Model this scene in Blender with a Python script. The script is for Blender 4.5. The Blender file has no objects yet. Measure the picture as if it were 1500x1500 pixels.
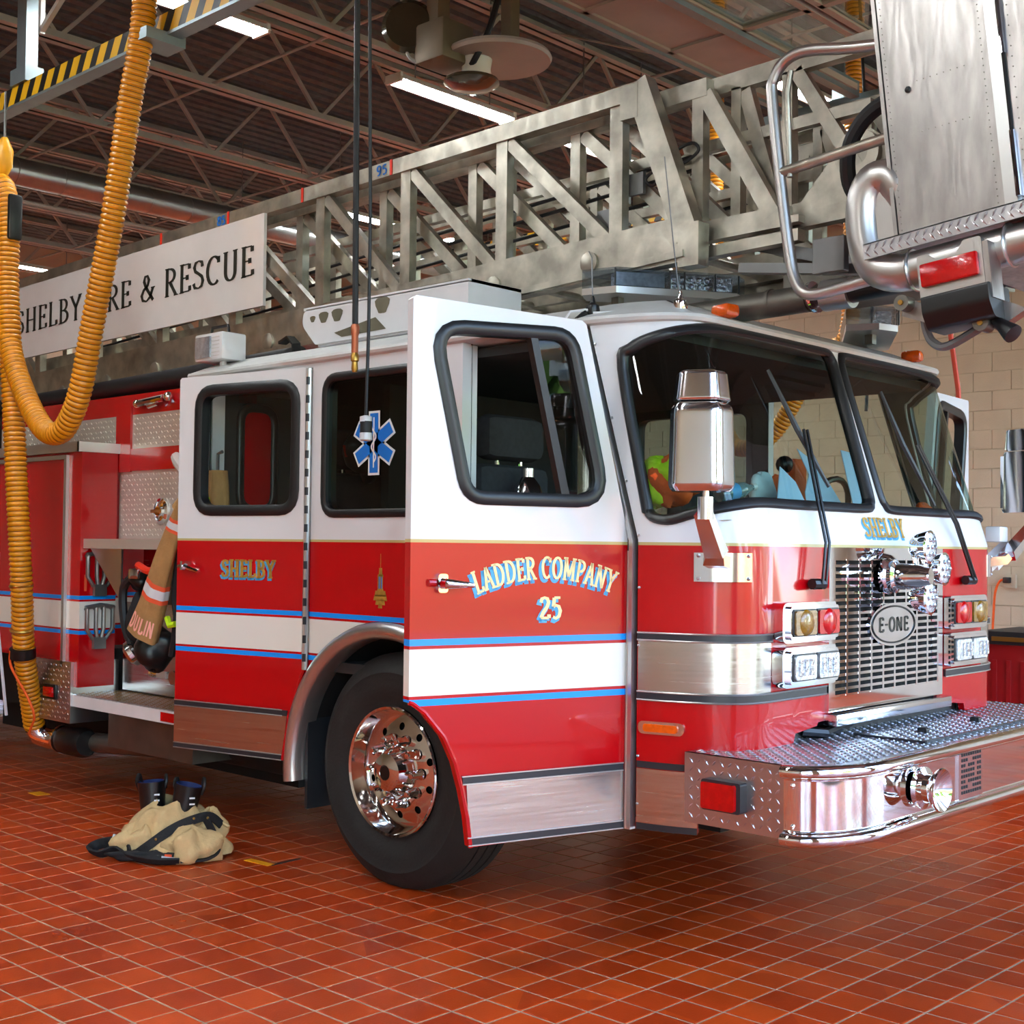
import bpy, bmesh, math, random
from mathutils import Vector as V, Matrix
random.seed(7)
scene = bpy.context.scene
COL = scene.collection
pi = math.pi
# ---------------------------------------------------------------- camera
cam_d = bpy.data.cameras.new('camera'); cam = bpy.data.objects.new('camera', cam_d); COL.objects.link(cam)
_r = V((0.72789808, 0.68559168, 0.01133289)); _u = V((0.00947558, -0.02658381, 0.99960168)); _f = V((-0.68561987, 0.72750075, 0.02584668))
CAM = V((4.554, -3.995, 1.573))
cam.matrix_world = Matrix(((_r.x, _u.x, -_f.x, CAM.x), (_r.y, _u.y, -_f.y, CAM.y), (_r.z, _u.z, -_f.z, CAM.z), (0, 0, 0, 1)))
cam_d.sensor_width = 36; cam_d.lens = 36 * 1925.3 / 1500; cam_d.clip_end = 300
scene.camera = cam
# ---------------------------------------------------------------- sky, sun, exposure
scene.view_settings.view_transform = 'Standard'
scene.view_settings.look = 'None'
scene.view_settings.exposure = 1.2
scene.view_settings.gamma = 1
scene.view_settings.use_curve_mapping = False
world = bpy.data.worlds.new('world'); scene.world = world; world.use_nodes = True
wn = world.node_tree; wn.nodes.clear()
sky = wn.nodes.new('ShaderNodeTexSky'); sky.sky_type = 'NISHITA'; sky.sun_disc = False
sky.sun_elevation = math.radians(48); sky.sun_rotation = math.radians(250); sky.dust_density = 1.6; sky.air_density = 1.0
bg = wn.nodes.new('ShaderNodeBackground'); bg.inputs[1].default_value = 1.35
wo = wn.nodes.new('ShaderNodeOutputWorld')
wn.links.new(sky.outputs[0], bg.inputs[0]); wn.links.new(bg.outputs[0], wo.inputs[0])
sun_d = bpy.data.lights.new('sun', 'SUN'); sun_d.energy = 9.0; sun_d.angle = math.radians(0.6); sun_d.color = (1, .95, .86)
sun = bpy.data.objects.new('sun', sun_d); COL.objects.link(sun)
sun.rotation_euler = V((0.62, 0.35, -0.80)).to_track_quat('-Z', 'Y').to_euler()      # from behind the building: trees and apron lit, bay in shade
cy = scene.cycles
cy.use_denoising = True
cy.max_bounces = 9; cy.diffuse_bounces = 5; cy.glossy_bounces = 5; cy.transparent_max_bounces = 14; cy.transmission_bounces = 6
cy.caustics_reflective = False; cy.caustics_refractive = False; cy.sample_clamp_indirect = 6.0
DOORWAYS = [(-8.4, -3.0), (-1.9, 4.0), (4.7, 9.1)]
FRONT = 6.6
for a, b in DOORWAYS:                                                                # portals only guide the sky's own light through the bay doors
    ld = bpy.data.lights.new('bay_portal', 'AREA'); ld.shape = 'RECTANGLE'; ld.size = b - a; ld.size_y = 4.9
    ld.cycles.is_portal = True
    lo = bpy.data.objects.new('bay_portal', ld); COL.objects.link(lo)
    lo.location = (FRONT + .15, (a + b) / 2, 2.45); lo.rotation_euler = V((-1, 0, 0)).to_track_quat('-Z', 'Z').to_euler()
# ---------------------------------------------------------------- helpers
def lin(c):
    c = c / 255.0
    return c / 12.92 if c <= .04045 else ((c + .055) / 1.055) ** 2.4
def rgb(r, g, b): return (lin(r), lin(g), lin(b), 1)
MATS = {}
def mat(name, col, rough=.5, metal=0.0, coat=0.0, vary=0.0, vscale=6.0, bump=0.0, bscale=40.0, emit=None, estr=0, spec=None, stretch=None, rvary=0.0, trans=0.0, wave=None):
    m = bpy.data.materials.new(name); m.use_nodes = True; n = m.node_tree; b = n.nodes['Principled BSDF']
    b.inputs['Base Color'].default_value = col; b.inputs['Roughness'].default_value = rough; b.inputs['Metallic'].default_value = metal
    b.inputs['Coat Weight'].default_value = coat; b.inputs['Coat Roughness'].default_value = .03
    if spec is not None: b.inputs['Specular IOR Level'].default_value = spec
    if trans: b.inputs['Transmission Weight'].default_value = trans
    if emit: b.inputs['Emission Color'].default_value = emit; b.inputs['Emission Strength'].default_value = estr
    tc = n.nodes.new('ShaderNodeNewGeometry'); src = tc.outputs['Position']
    if stretch:
        mp = n.nodes.new('ShaderNodeMapping'); mp.inputs['Scale'].default_value = stretch; n.links.new(src, mp.inputs[0]); src = mp.outputs[0]
    if wave:                                                                        # ground swirl marks: distorted bands in height
        wv = n.nodes.new('ShaderNodeTexWave'); wv.inputs['Scale'].default_value = wave[0]; wv.inputs['Distortion'].default_value = wave[1]; wv.inputs['Detail'].default_value = 3; wv.inputs['Detail Scale'].default_value = 1.4
        n.links.new(src, wv.inputs['Vector'])
        wb = n.nodes.new('ShaderNodeBump'); wb.inputs['Strength'].default_value = wave[2]; wb.inputs['Distance'].default_value = .02; n.links.new(wv.outputs[1], wb.inputs['Height']); n.links.new(wb.outputs[0], b.inputs['Normal'])
        wr = n.nodes.new('ShaderNodeMapRange'); wr.inputs[3].default_value = max(.05, rough - .035); wr.inputs[4].default_value = rough + .035; n.links.new(wv.outputs[1], wr.inputs[0]); n.links.new(wr.outputs[0], b.inputs['Roughness'])
    if vary or rvary:
        no = n.nodes.new('ShaderNodeTexNoise'); no.inputs['Scale'].default_value = vscale; no.inputs['Detail'].default_value = 5
        n.links.new(src, no.inputs['Vector'])
        if vary:
            mr = n.nodes.new('ShaderNodeMapRange'); mr.inputs[1].default_value = .3; mr.inputs[2].default_value = .7
            mr.inputs[3].default_value = 1 - vary; mr.inputs[4].default_value = 1 + vary * .6
            n.links.new(no.outputs[0], mr.inputs[0])
            mx = n.nodes.new('ShaderNodeMix'); mx.data_type = 'RGBA'; mx.blend_type = 'MULTIPLY'; mx.inputs[0].default_value = 1
            mx.inputs[6].default_value = col; n.links.new(mr.outputs[0], mx.inputs[7]); n.links.new(mx.outputs[2], b.inputs['Base Color'])
        if rvary:
            mr2 = n.nodes.new('ShaderNodeMapRange'); mr2.inputs[1].default_value = .3; mr2.inputs[2].default_value = .7
            mr2.inputs[3].default_value = max(.02, rough - rvary); mr2.inputs[4].default_value = rough + rvary
            n.links.new(no.outputs[0], mr2.inputs[0]); n.links.new(mr2.outputs[0], b.inputs['Roughness'])
    if bump:
        nb = n.nodes.new('ShaderNodeTexNoise'); nb.inputs['Scale'].default_value = bscale; nb.inputs['Detail'].default_value = 4
        n.links.new(src, nb.inputs['Vector'])
        bp = n.nodes.new('ShaderNodeBump'); bp.inputs['Strength'].default_value = bump; bp.inputs['Distance'].default_value = .01
        n.links.new(nb.outputs[0], bp.inputs['Height']); n.links.new(bp.outputs[0], b.inputs['Normal'])
    MATS[name] = m
    return m
def banded(name, bands, rough=.25, coat=.4):
    """paint whose colour changes at fixed heights (the painted stripes): bands = [(z_from, colour), ...] bottom up"""
    m = mat(name, (1, 1, 1, 1), rough, 0, coat, spec=.3); n = m.node_tree; b = n.nodes['Principled BSDF']
    g = n.nodes.new('ShaderNodeNewGeometry'); s = n.nodes.new('ShaderNodeSeparateXYZ'); n.links.new(g.outputs['Position'], s.inputs[0])
    mr = n.nodes.new('ShaderNodeMapRange'); mr.inputs[1].default_value = 0; mr.inputs[2].default_value = 3
    n.links.new(s.outputs[2], mr.inputs[0])
    cr = n.nodes.new('ShaderNodeValToRGB'); cr.color_ramp.interpolation = 'CONSTANT'; e = cr.color_ramp.elements
    e[0].position = 0; e[0].color = bands[0][1]; e[1].position = bands[1][0] / 3; e[1].color = bands[1][1]
    for z, c in bands[2:]:
        k = e.new(z / 3); k.color = c
    n.links.new(mr.outputs[0], cr.inputs[0]); n.links.new(cr.outputs[0], b.inputs['Base Color'])
    return m
def glassmat(name, tint, ior=1.45):
    m = bpy.data.materials.new(name); m.use_nodes = True; n = m.node_tree; n.nodes.clear()
    o = n.nodes.new('ShaderNodeOutputMaterial'); mx = n.nodes.new('ShaderNodeMixShader'); t = n.nodes.new('ShaderNodeBsdfTransparent')
    g = n.nodes.new('ShaderNodeBsdfGlossy'); f = n.nodes.new('ShaderNodeFresnel'); f.inputs[0].default_value = ior
    nz = n.nodes.new('ShaderNodeTexNoise'); nz.inputs['Scale'].default_value = 1.3
    mm = n.nodes.new('ShaderNodeMapRange'); mm.inputs[3].default_value = .0; mm.inputs[4].default_value = .012
    n.links.new(nz.outputs[0], mm.inputs[0]); n.links.new(mm.outputs[0], g.inputs['Roughness'])
    ge = n.nodes.new('ShaderNodeNewGeometry'); ma = n.nodes.new('ShaderNodeMath'); ma.operation = 'MULTIPLY_ADD'      # same reflection from either side of the pane
    ma.inputs[1].default_value = 1 / ior - ior; ma.inputs[2].default_value = ior; n.links.new(ge.outputs['Backfacing'], ma.inputs[0]); n.links.new(ma.outputs[0], f.inputs[0])
    t.inputs[0].default_value = tint; g.inputs[0].default_value = (1, 1, 1, 1)
    n.links.new(f.outputs[0], mx.inputs[0]); n.links.new(t.outputs[0], mx.inputs[1]); n.links.new(g.outputs[0], mx.inputs[2]); n.links.new(mx.outputs[0], o.inputs[0])
    MATS[name] = m
    return m
class MB:
    """collects shapes and links them as one mesh object"""
    def __init__(s): s.v = []; s.f = []
    def add(s, vs, fs):
        o = len(s.v); s.v += [V(p) for p in vs]; s.f += [tuple(i + o for i in f) for f in fs]; return s
    def box(s, a, b, M=None, bev=0):
        x0, y0, z0 = a; x1, y1, z1 = b
        if bev:
            bm = bmesh.new(); bmesh.ops.create_cube(bm, size=1)
            for q in bm.verts: q.co = V(((x0 + x1) / 2 + q.co.x * (x1 - x0), (y0 + y1) / 2 + q.co.y * (y1 - y0), (z0 + z1) / 2 + q.co.z * (z1 - z0)))
            bmesh.ops.bevel(bm, geom=bm.edges[:], offset=bev, segments=2, profile=.5, affect='EDGES')
            s.frombm(bm, M); return s
        vs = [V(p) for p in ((x0, y0, z0), (x1, y0, z0), (x1, y1, z0), (x0, y1, z0), (x0, y0, z1), (x1, y0, z1), (x1, y1, z1), (x0, y1, z1))]
        if M: vs = [M @ p for p in vs]
        return s.add(vs, [(0, 3, 2, 1), (4, 5, 6, 7), (0, 1, 5, 4), (1, 2, 6, 5), (2, 3, 7, 6), (3, 0, 4, 7)])
    def frombm(s, bm, M=None):
        bm.verts.index_update()
        s.add([(M @ q.co if M else q.co.copy()) for q in bm.verts], [tuple(q.index for q in f.verts) for f in bm.faces]); bm.free(); return s
    def beam(s, p, q, w, h, up=(0, 0, 1)):
        p = V(p); q = V(q); d = (q - p).normalized(); x = d.cross(V(up))
        if x.length < 1e-4: x = d.cross(V((1, 0, 0)))
        x.normalize(); y = x.cross(d); vs = []
        for c in (p, q):
            vs += [c - x * w / 2 - y * h / 2, c + x * w / 2 - y * h / 2, c + x * w / 2 + y * h / 2, c - x * w / 2 + y * h / 2]
        return s.add(vs, [(0, 1, 2, 3), (7, 6, 5, 4), (0, 4, 5, 1), (1, 5, 6, 2), (2, 6, 7, 3), (3, 7, 4, 0)])
    def tube(s, path, r, n=8, closed=False, cap=True, sq=None):
        P = [V(p) for p in path]; k = len(P); rs = r if isinstance(r, (list, tuple)) else [r] * k
        nrm = None; rings = []
        for i, p in enumerate(P):
            if closed: t = (P[(i + 1) % k] - P[i - 1]).normalized()
            else: t = (P[min(i + 1, k - 1)] - P[max(i - 1, 0)]).normalized()
            if nrm is None:
                nrm = t.cross(V((0, 0, 1)))
                if nrm.length < .1: nrm = t.cross(V((1, 0, 0)))
            nrm = (nrm - t * nrm.dot(t)).normalized(); b = t.cross(nrm)
            ring = []
            for j in range(n):
                a = 2 * pi * j / n + (pi / n if n == 4 else 0); e = sq or (1, 1)
                ring.append(p + (nrm * math.cos(a) * e[0] + b * math.sin(a) * e[1]) * rs[i])
            rings.append(ring)
        vs = [q for rg in rings for q in rg]; fs = []
        for i in range(k if closed else k - 1):
            i2 = (i + 1) % k
            for j in range(n): fs.append((i * n + j, i * n + (j + 1) % n, i2 * n + (j + 1) % n, i2 * n + j))
        if cap and not closed: fs += [tuple(range(n - 1, -1, -1)), tuple(range((k - 1) * n, k * n))]
        return s.add(vs, fs)
    def cyl(s, p, q, r, n=16, r2=None): return s.tube([p, q], [r, r if r2 is None else r2], n)
    def lathe(s, prof, o, ax, n=32, cap=True):
        """prof = [(radius, distance along axis)]"""
        o = V(o); ax = V(ax).normalized(); x = ax.cross(V((0, 0, 1)))
        if x.length < .1: x = V((1, 0, 0))
        x.normalize(); y = ax.cross(x); vs = []; fs = []; k = len(prof)
        for r, h in prof:
            for j in range(n):
                a = 2 * pi * j / n; vs.append(o + ax * h + (x * math.cos(a) + y * math.sin(a)) * r)
        for i in range(k - 1):
            for j in range(n): fs.append((i * n + j, i * n + (j + 1) % n, (i + 1) * n + (j + 1) % n, (i + 1) * n + j))
        if cap:
            if prof[0][0] > 1e-5: fs.append(tuple(range(n - 1, -1, -1)))
            if prof[-1][0] > 1e-5: fs.append(tuple(range((k - 1) * n, k * n)))
        return s.add(vs, fs)
    def prism(s, poly, m0, d0, d1):
        """polygon in (u,v) extruded from depth d0 to d1 through the mapping m0(u,v,d)"""
        k = len(poly); vs = [m0(u, w, d0) for u, w in poly] + [m0(u, w, d1) for u, w in poly]
        fs = [tuple(range(k)), tuple(range(2 * k - 1, k - 1, -1))] + [(i, i + k, (i + 1) % k + k, (i + 1) % k) for i in range(k)]
        return s.add(vs, fs)
    def grid(s, fn, nu, nv, cu=False):
        vs = [fn(i / (nu if cu else nu - 1) if nu > 1 else 0, j / (nv - 1)) for j in range(nv) for i in range(nu)]; fs = []
        for j in range(nv - 1):
            for i in range(nu if cu else nu - 1): fs.append((j * nu + i, j * nu + (i + 1) % nu, (j + 1) * nu + (i + 1) % nu, (j + 1) * nu + i))
        return s.add(vs, fs)
    def ball(s, c, r, n=12, sc=(1, 1, 1)):
        c = V(c); h = n // 2 + 1
        return s.grid(lambda u, w: c + V((math.cos(2 * pi * u) * math.sin(pi * w) * sc[0], math.sin(2 * pi * u) * math.sin(pi * w) * sc[1], -math.cos(pi * w) * sc[2])) * r, n, h, True)
    def build(s, name, m, parent=None, smooth=35, merge=True):
        me = bpy.data.meshes.new(name); me.from_pydata([tuple(p) for p in s.v], [], s.f)
        bm = bmesh.new(); bm.from_mesh(me)
        if merge: bmesh.ops.remove_doubles(bm, verts=bm.verts, dist=1e-5)
        bmesh.ops.recalc_face_normals(bm, faces=bm.faces); bm.to_mesh(me); bm.free()
        return link(name, me, m, parent, smooth)
def link(name, me, m, parent=None, smooth=35):
    if isinstance(m, (list, tuple)):
        for q in m: me.materials.append(MATS[q])
    elif not me.materials: me.materials.append(MATS[m])
    if smooth:
        for p in me.polygons: p.use_smooth = True
        me.set_sharp_from_angle(angle=math.radians(smooth))
    o = bpy.data.objects.new(name, me); COL.objects.link(o)
    if parent: attach(o, parent)
    return o
BASE = {}
def attach(o, parent):
    o.parent = parent
    if parent.name in BASE: o.matrix_parent_inverse = Matrix.Translation(BASE[parent.name]).inverted()
def tag(o, label=None, cat=None, group=None, kind=None):
    if label: o['label'] = label
    if cat: o['category'] = cat
    if group: o['group'] = group
    if kind: o['kind'] = kind
    return o
def thing(name, label, cat, loc=(0, 0, 0), group=None):
    o = bpy.data.objects.new(name, None); COL.objects.link(o); o.location = loc; o.empty_display_size = .2
    BASE[o.name] = V(loc)
    return tag(o, label, cat, group)
def copy_tree(o, loc, label=None):
    c = o.copy(); COL.objects.link(c); c.location = loc
    if label: c['label'] = label
    for ch in list(o.children):
        k = ch.copy(); COL.objects.link(k); k.parent = c; k.matrix_parent_inverse = ch.matrix_parent_inverse.copy()
        for g in list(ch.children):
            q = g.copy(); COL.objects.link(q); q.parent = k; q.matrix_parent_inverse = g.matrix_parent_inverse.copy()
    return c
def rpoly(pts, r, n=5):
    """polygon with rounded corners; r one radius or one per corner"""
    out = []; k = len(pts)
    for i, p in enumerate(pts):
        p = V((p[0], p[1])); a = V(pts[i - 1][:2]) - p; b = V(pts[(i + 1) % k][:2]) - p; rr = r[i] if isinstance(r, (list, tuple)) else r
        if rr <= 0: out.append((p.x, p.y)); continue
        ang = a.angle(b); t = min(rr / math.tan(ang / 2), a.length * .49, b.length * .49); a.normalize(); b.normalize()
        for j in range(n + 1):
            w = j / n; q = (p + a * t) * (1 - w) ** 2 + p * 2 * w * (1 - w) + (p + b * t) * w ** 2
            out.append((q.x, q.y))
    return out
def circ(cx, cy, rx, ry=None, n=24, a0=0): 
    ry = ry or rx
    return [(cx + rx * math.cos(a0 + 2 * pi * i / n), cy + ry * math.sin(a0 + 2 * pi * i / n)) for i in range(n)]
def crom(pts, n=5, closed=True):
    out = []; k = len(pts); P = [V(p) for p in pts]
    for i in range(k if closed else k - 1):
        p0 = P[i - 1] if (closed or i > 0) else P[0]; p1 = P[i]; p2 = P[(i + 1) % k]; p3 = P[(i + 2) % k] if (closed or i + 2 < k) else P[-1]
        for j in range(n):
            t = j / n
            out.append(.5 * ((2 * p1) + (p2 - p0) * t + (2 * p0 - 5 * p1 + 4 * p2 - p3) * t * t + (3 * p1 - p0 - 3 * p2 + p3) * t ** 3))
    if not closed: out.append(P[-1])
    return out
def sheet(mb, outline, holes, mp, thick=.02, cu=(), cv=(), both=True):
    """a skin with holes: 2-D outline filled, cut at cu/cv so that it bends, mapped through mp(u,v,depth)"""
    bm = bmesh.new()
    for lp in [outline] + list(holes):
        vs = [bm.verts.new((p[0], p[1], 0)) for p in lp]
        for i in range(len(vs)): bm.edges.new((vs[i - 1], vs[i]))
    bmesh.ops.triangle_fill(bm, use_beauty=True, use_dissolve=False, edges=bm.edges[:], normal=(0, 0, 1))
    for c in cu: bmesh.ops.bisect_plane(bm, geom=bm.verts[:] + bm.edges[:] + bm.faces[:], plane_co=(c, 0, 0), plane_no=(1, 0, 0), dist=1e-5)
    for c in cv: bmesh.ops.bisect_plane(bm, geom=bm.verts[:] + bm.edges[:] + bm.faces[:], plane_co=(0, c, 0), plane_no=(0, 1, 0), dist=1e-5)
    bm.verts.index_update(); P = [(q.co.x, q.co.y) for q in bm.verts]; k = len(P)
    fs = [tuple(q.index for q in f.verts) for f in bm.faces]; be = [(e.verts[0].index, e.verts[1].index) for e in bm.edges if len(e.link_faces) == 1]
    bm.free()
    vs = [mp(u, w, 0) for u, w in P]
    if both and thick:
        vs += [mp(u, w, thick) for u, w in P]
        fs = fs + [tuple(i + k for i in reversed(f)) for f in fs] + [(a, b, b + k, a + k) for a, b in be]
    mb.add(vs, fs); return mb
def ringbar(mb, loop, mp, w, d0, d1, off=0.0):
    """a gasket: bar of width w following a closed 2-D loop, between depths d0 and d1"""
    k = len(loop); L = [V((p[0], p[1])) for p in loop]; ar = sum(L[i - 1].x * L[i].y - L[i].x * L[i - 1].y for i in range(k)); sg = 1 if ar > 0 else -1
    vs = []; prof = [(-.5, d1), (-.5, d0 * .4), (-.25, d0), (.25, d0), (.5, d0 * .4), (.5, d1)]; m = len(prof)
    for i in range(k):
        t = (L[(i + 1) % k] - L[i - 1]).normalized(); nn = V((-t.y, t.x)) * sg
        for a, d in prof:
            q = L[i] + nn * (a * w + off); vs.append(mp(q.x, q.y, d))
    fs = []
    for i in range(k):
        i2 = (i + 1) % k
        for j in range(m): fs.append((i * m + j, i * m + (j + 1) % m, i2 * m + (j + 1) % m, i2 * m + j))
    mb.add(vs, fs); return mb
def treads(mb, mp, u0, u1, v0, v1, pitch, ln=.018, wd=.006, h=.0025, skip=None):
    """raised lozenges of tread plate, turned left and right alternately"""
    nu = max(1, int((u1 - u0) / pitch)); nv = max(1, int((v1 - v0) / pitch))
    for i in range(nu):
        for j in range(nv):
            u = u0 + (i + .5) * (u1 - u0) / nu; w = v0 + (j + .5) * (v1 - v0) / nv
            if skip and skip(u, w): continue
            a = pi / 4 if (i + j) % 2 else -pi / 4; c, s_ = math.cos(a), math.sin(a)
            P = [(ln, 0), (0, wd), (-ln, 0), (0, -wd)]
            vs = [mp(u + x * c - y * s_, w + x * s_ + y * c, 0) for x, y in P] + [mp(u + x * .35 * c - y * .45 * s_, w + x * .35 * s_ + y * .45 * c, -h) for x, y in P]
            mb.add(vs, [(0, 1, 5, 4), (1, 2, 6, 5), (2, 3, 7, 6), (3, 0, 4, 7), (4, 5, 6, 7)])
    return mb
# ---------------------------------------------------------------- lettering: strokes of a broad nib with serifs
def arc(cx, cy, rx, ry, a0, a1, n=9): return [(cx + rx * math.cos(math.radians(a0 + (a1 - a0) * i / n)), cy + ry * math.sin(math.radians(a0 + (a1 - a0) * i / n))) for i in range(n + 1)]
SC = [(.48, .76), (.45, .92), (.30, .98), (.15, .93), (.09, .78), (.14, .63), (.30, .53), (.46, .41), (.51, .25), (.45, .08), (.29, .02), (.12, .06), (.06, .22)]
GL = {
 'S': (.58, [SC], []), 'H': (.78, [[(.16, 0), (.16, 1)], [(.62, 0), (.62, 1)], [(.16, .5), (.62, .5)]], [(.16, 0), (.16, 1), (.62, 0), (.62, 1)]),
 'E': (.62, [[(.16, 0), (.16, 1)], [(.16, .98), (.52, .98)], [(.16, .51), (.44, .51)], [(.16, .02), (.55, .02)], [(.53, .98), (.53, .8)], [(.56, .02), (.56, .2)], [(.43, .42), (.43, .6)]], [(.16, 0), (.16, 1)]),
 'L': (.6, [[(.16, 0), (.16, 1)], [(.16, .02), (.53, .02)], [(.54, .02), (.54, .22)]], [(.16, 0), (.16, 1)]),
 'B': (.66, [[(.16, 0), (.16, 1)], [(.16, .98)] + arc(.28, .75, .24, .23, 90, -90) + [(.16, .52)], [(.16, .52)] + arc(.28, .27, .3, .25, 90, -90) + [(.16, .02)]], [(.12, 0), (.12, 1)]),
 'Y': (.7, [[(.08, 1), (.36, .5)], [(.36, 0), (.36, .5)], [(.62, 1), (.36, .5)]], [(.08, 1), (.62, 1), (.36, 0)]),
 'F': (.58, [[(.16, 0), (.16, 1)], [(.16, .98), (.52, .98)], [(.16, .51), (.44, .51)], [(.53, .98), (.53, .8)], [(.43, .42), (.43, .6)]], [(.16, 0), (.16, 1)]),
 'I': (.34, [[(.17, 0), (.17, 1)]], [(.17, 0), (.17, 1)]),
 'R': (.68, [[(.16, 0), (.16, 1)], [(.16, .98)] + arc(.28, .74, .26, .24, 90, -90) + [(.16, .5)], [(.3, .5), (.62, 0)]], [(.16, 0), (.16, 1), (.62, 0)]),
 '&': (.8, [[(.7, .5), (.55, .15), (.35, .02), (.16, .08), (.1, .26), (.2, .45), (.42, .62), (.48, .8), (.4, .96), (.27, .95), (.22, .78), (.32, .55), (.72, .02)]], [(.7, .5)]),
 'C': (.7, [arc(.38, .5, .3, .48, 48, 312, 16), [(.6, .96), (.6, .74)]], []), 'U': (.76, [[(.16, 1), (.16, .3)] + arc(.38, .3, .22, .28, 180, 360) + [(.6, .3), (.6, 1)]], [(.16, 1), (.6, 1)]),
 'A': (.74, [[(.08, 0), (.36, 1)], [(.36, 1), (.64, 0)], [(.18, .34), (.54, .34)]], [(.08, 0), (.64, 0)]),
 'D': (.74, [[(.16, 0), (.16, 1)], [(.16, .98)] + arc(.28, .5, .36, .48, 90, -90, 14) + [(.16, .02)]], [(.12, 0), (.12, 1)]),
 'O': (.76, [arc(.38, .5, .3, .48, 0, 360, 22)], []), 'M': (.92, [[(.14, 0), (.16, 1)], [(.16, 1), (.45, .15)], [(.45, .15), (.74, 1)], [(.74, 1), (.76, 0)]], [(.14, 0), (.76, 0), (.14, 1), (.76, 1)]),
 'P': (.64, [[(.16, 0), (.16, 1)], [(.16, .98)] + arc(.28, .73, .27, .25, 90, -90) + [(.16, .48)]], [(.16, 0), (.16, 1)]),
 'N': (.8, [[(.15, 0), (.15, 1)], [(.15, 1), (.63, 0)], [(.63, 0), (.63, 1)]], [(.15, 0), (.13, 1), (.63, 1)]),
 '2': (.6, [[(.08, .75), (.12, .92), (.28, .98), (.44, .92), (.5, .75), (.42, .55), (.2, .28), (.08, .04)], [(.08, .04), (.52, .04)], [(.53, .03), (.53, .2)]], []),
 '5': (.6, [[(.5, .97), (.16, .97)], [(.16, .97), (.12, .56)], [(.12, .56), (.26, .62), (.42, .56), (.5, .36), (.44, .12), (.26, .01), (.1, .08)]], []),
 '8': (.6, [arc(.3, .75, .19, .22, 0, 360, 16), arc(.3, .27, .23, .25, 0, 360, 16)], []), '9': (.6, [arc(.3, .7, .2, .27, 0, 360, 16), [(.5, .7), (.46, .3), (.3, .05), (.14, .02)]], []),
 '-': (.4, [[(.05, .5), (.35, .5)]], []), ' ': (.34, [], [])}
def ribbon(mb, path, m, T, t):
    k = len(path); L = [V(p) for p in path]; A = []; B = []
    for i in range(k):
        d = (L[min(i + 1, k - 1)] - L[max(i - 1, 0)]).normalized(); w = t + (T - t) * abs(d.y); nn = V((-d.y, d.x)) * w / 2
        A.append(L[i] + nn); B.append(L[i] - nn)
    mb.add([m(p.x, p.y) for p in A + B], [(i, i + 1, k + i + 1, k + i) for i in range(k - 1)])
def text_width(s, gap=.06): return sum(GL[c][0] + gap for c in s) - gap
def text(mb, s, m, T=.17, t=.07, gap=.06, serif=True, sw=.13):
    """m(x,y) maps letter space (cap height 1) to 3-D"""
    x = 0
    for c in s:
        w, st, se = GL[c]
        for p in st: ribbon(mb, p, lambda a, b, x=x: m(x + a, b), T, t)
        if serif:
            for a, b in se: ribbon(mb, [(a - sw, b), (a + sw, b)], lambda q, y, x=x: m(x + q, y), t, t * .9)
        x += w + gap
    return mb
# ---------------------------------------------------------------- materials
RED = rgb(186, 0, 10); WHITE = rgb(228, 228, 230); GOLD = rgb(196, 178, 118); BLUE = rgb(14, 150, 250); CREAM = rgb(238, 234, 224)
STRIPES = [(0, RED), (1.0, BLUE), (1.02, RED), (1.038, CREAM), (1.196, RED), (1.215, BLUE), (1.235, RED)]
banded('two_tone_striped_paint', STRIPES + [(1.571, GOLD), (1.576, rgb(120, 100, 50)), (1.581, GOLD), (1.586, WHITE)])
banded('two_tone_paint', [(0, RED), (1.571, GOLD), (1.576, rgb(120, 100, 50)), (1.581, GOLD), (1.586, WHITE)])
banded('red_striped_paint', STRIPES)
mat('red_paint', RED, .25, 0, .5, vary=.06)
mat('white_paint', WHITE, .3, 0, .6, vary=.05)
mat('dull_white_paint', rgb(205, 203, 200), .45, 0, 0, vary=.1, vscale=9)
mat('flaked_paint', rgb(226, 226, 230), .4, vary=.05)
mat('bare_metal_patch', rgb(120, 116, 98), .5, .6, vary=.2)
mat('stainless', rgb(200, 196, 190), .22, 1, vary=.06, rvary=.06, vscale=3, stretch=(1, 1, 40))
mat('chrome', rgb(236, 236, 238), .04, 1, vary=.03)
mat('satin_chrome', rgb(222, 222, 226), .13, 1, vary=.05, vscale=4)
mat('polished_wheel', rgb(225, 222, 220), .07, 1, vary=.05)
mat('tread_plate_metal', rgb(204, 204, 208), .29, 1, vary=.05, vscale=3)
mat('ladder_aluminium', rgb(190, 184, 170), .42, .92, vary=.36, vscale=8, wave=(3.0, 10, .07))
mat('dark_aluminium', rgb(120, 116, 108), .45, .9, vary=.2, vscale=6)
mat('brushed_bucket', rgb(168, 162, 158), .36, .95, vary=.26, vscale=6, stretch=(3, 3, .9), wave=(2.6, 12, .03))
mat('tube_aluminium', rgb(196, 192, 188), .34, .95, vary=.1, vscale=6)
mat('grey_steel', rgb(128, 128, 128), .45, .8, vary=.12)
mat('trim_aluminium', rgb(205, 205, 203), .3, .9, vary=.06)
mat('rubber', rgb(26, 26, 28), .38, 0, vary=.15, vscale=20)
mat('tyre', rgb(24, 24, 24), .72, 0, vary=.2, vscale=14, bump=.2, bscale=60)
mat('black_plastic', rgb(14, 14, 15), .35, 0, vary=.1)
mat('black_strip', rgb(40, 42, 46), .35, 0, vary=.1)
mat('dark_void', rgb(10, 10, 11), .8, 0, vary=.2)
mat('cab_liner', rgb(44, 46, 46), .75, 0, vary=.15, vscale=12)
mat('seat_cloth', rgb(52, 52, 56), .85, 0, vary=.2, vscale=40)
mat('dash_grey', rgb(50, 54, 54), .6, 0, vary=.12)
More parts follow.
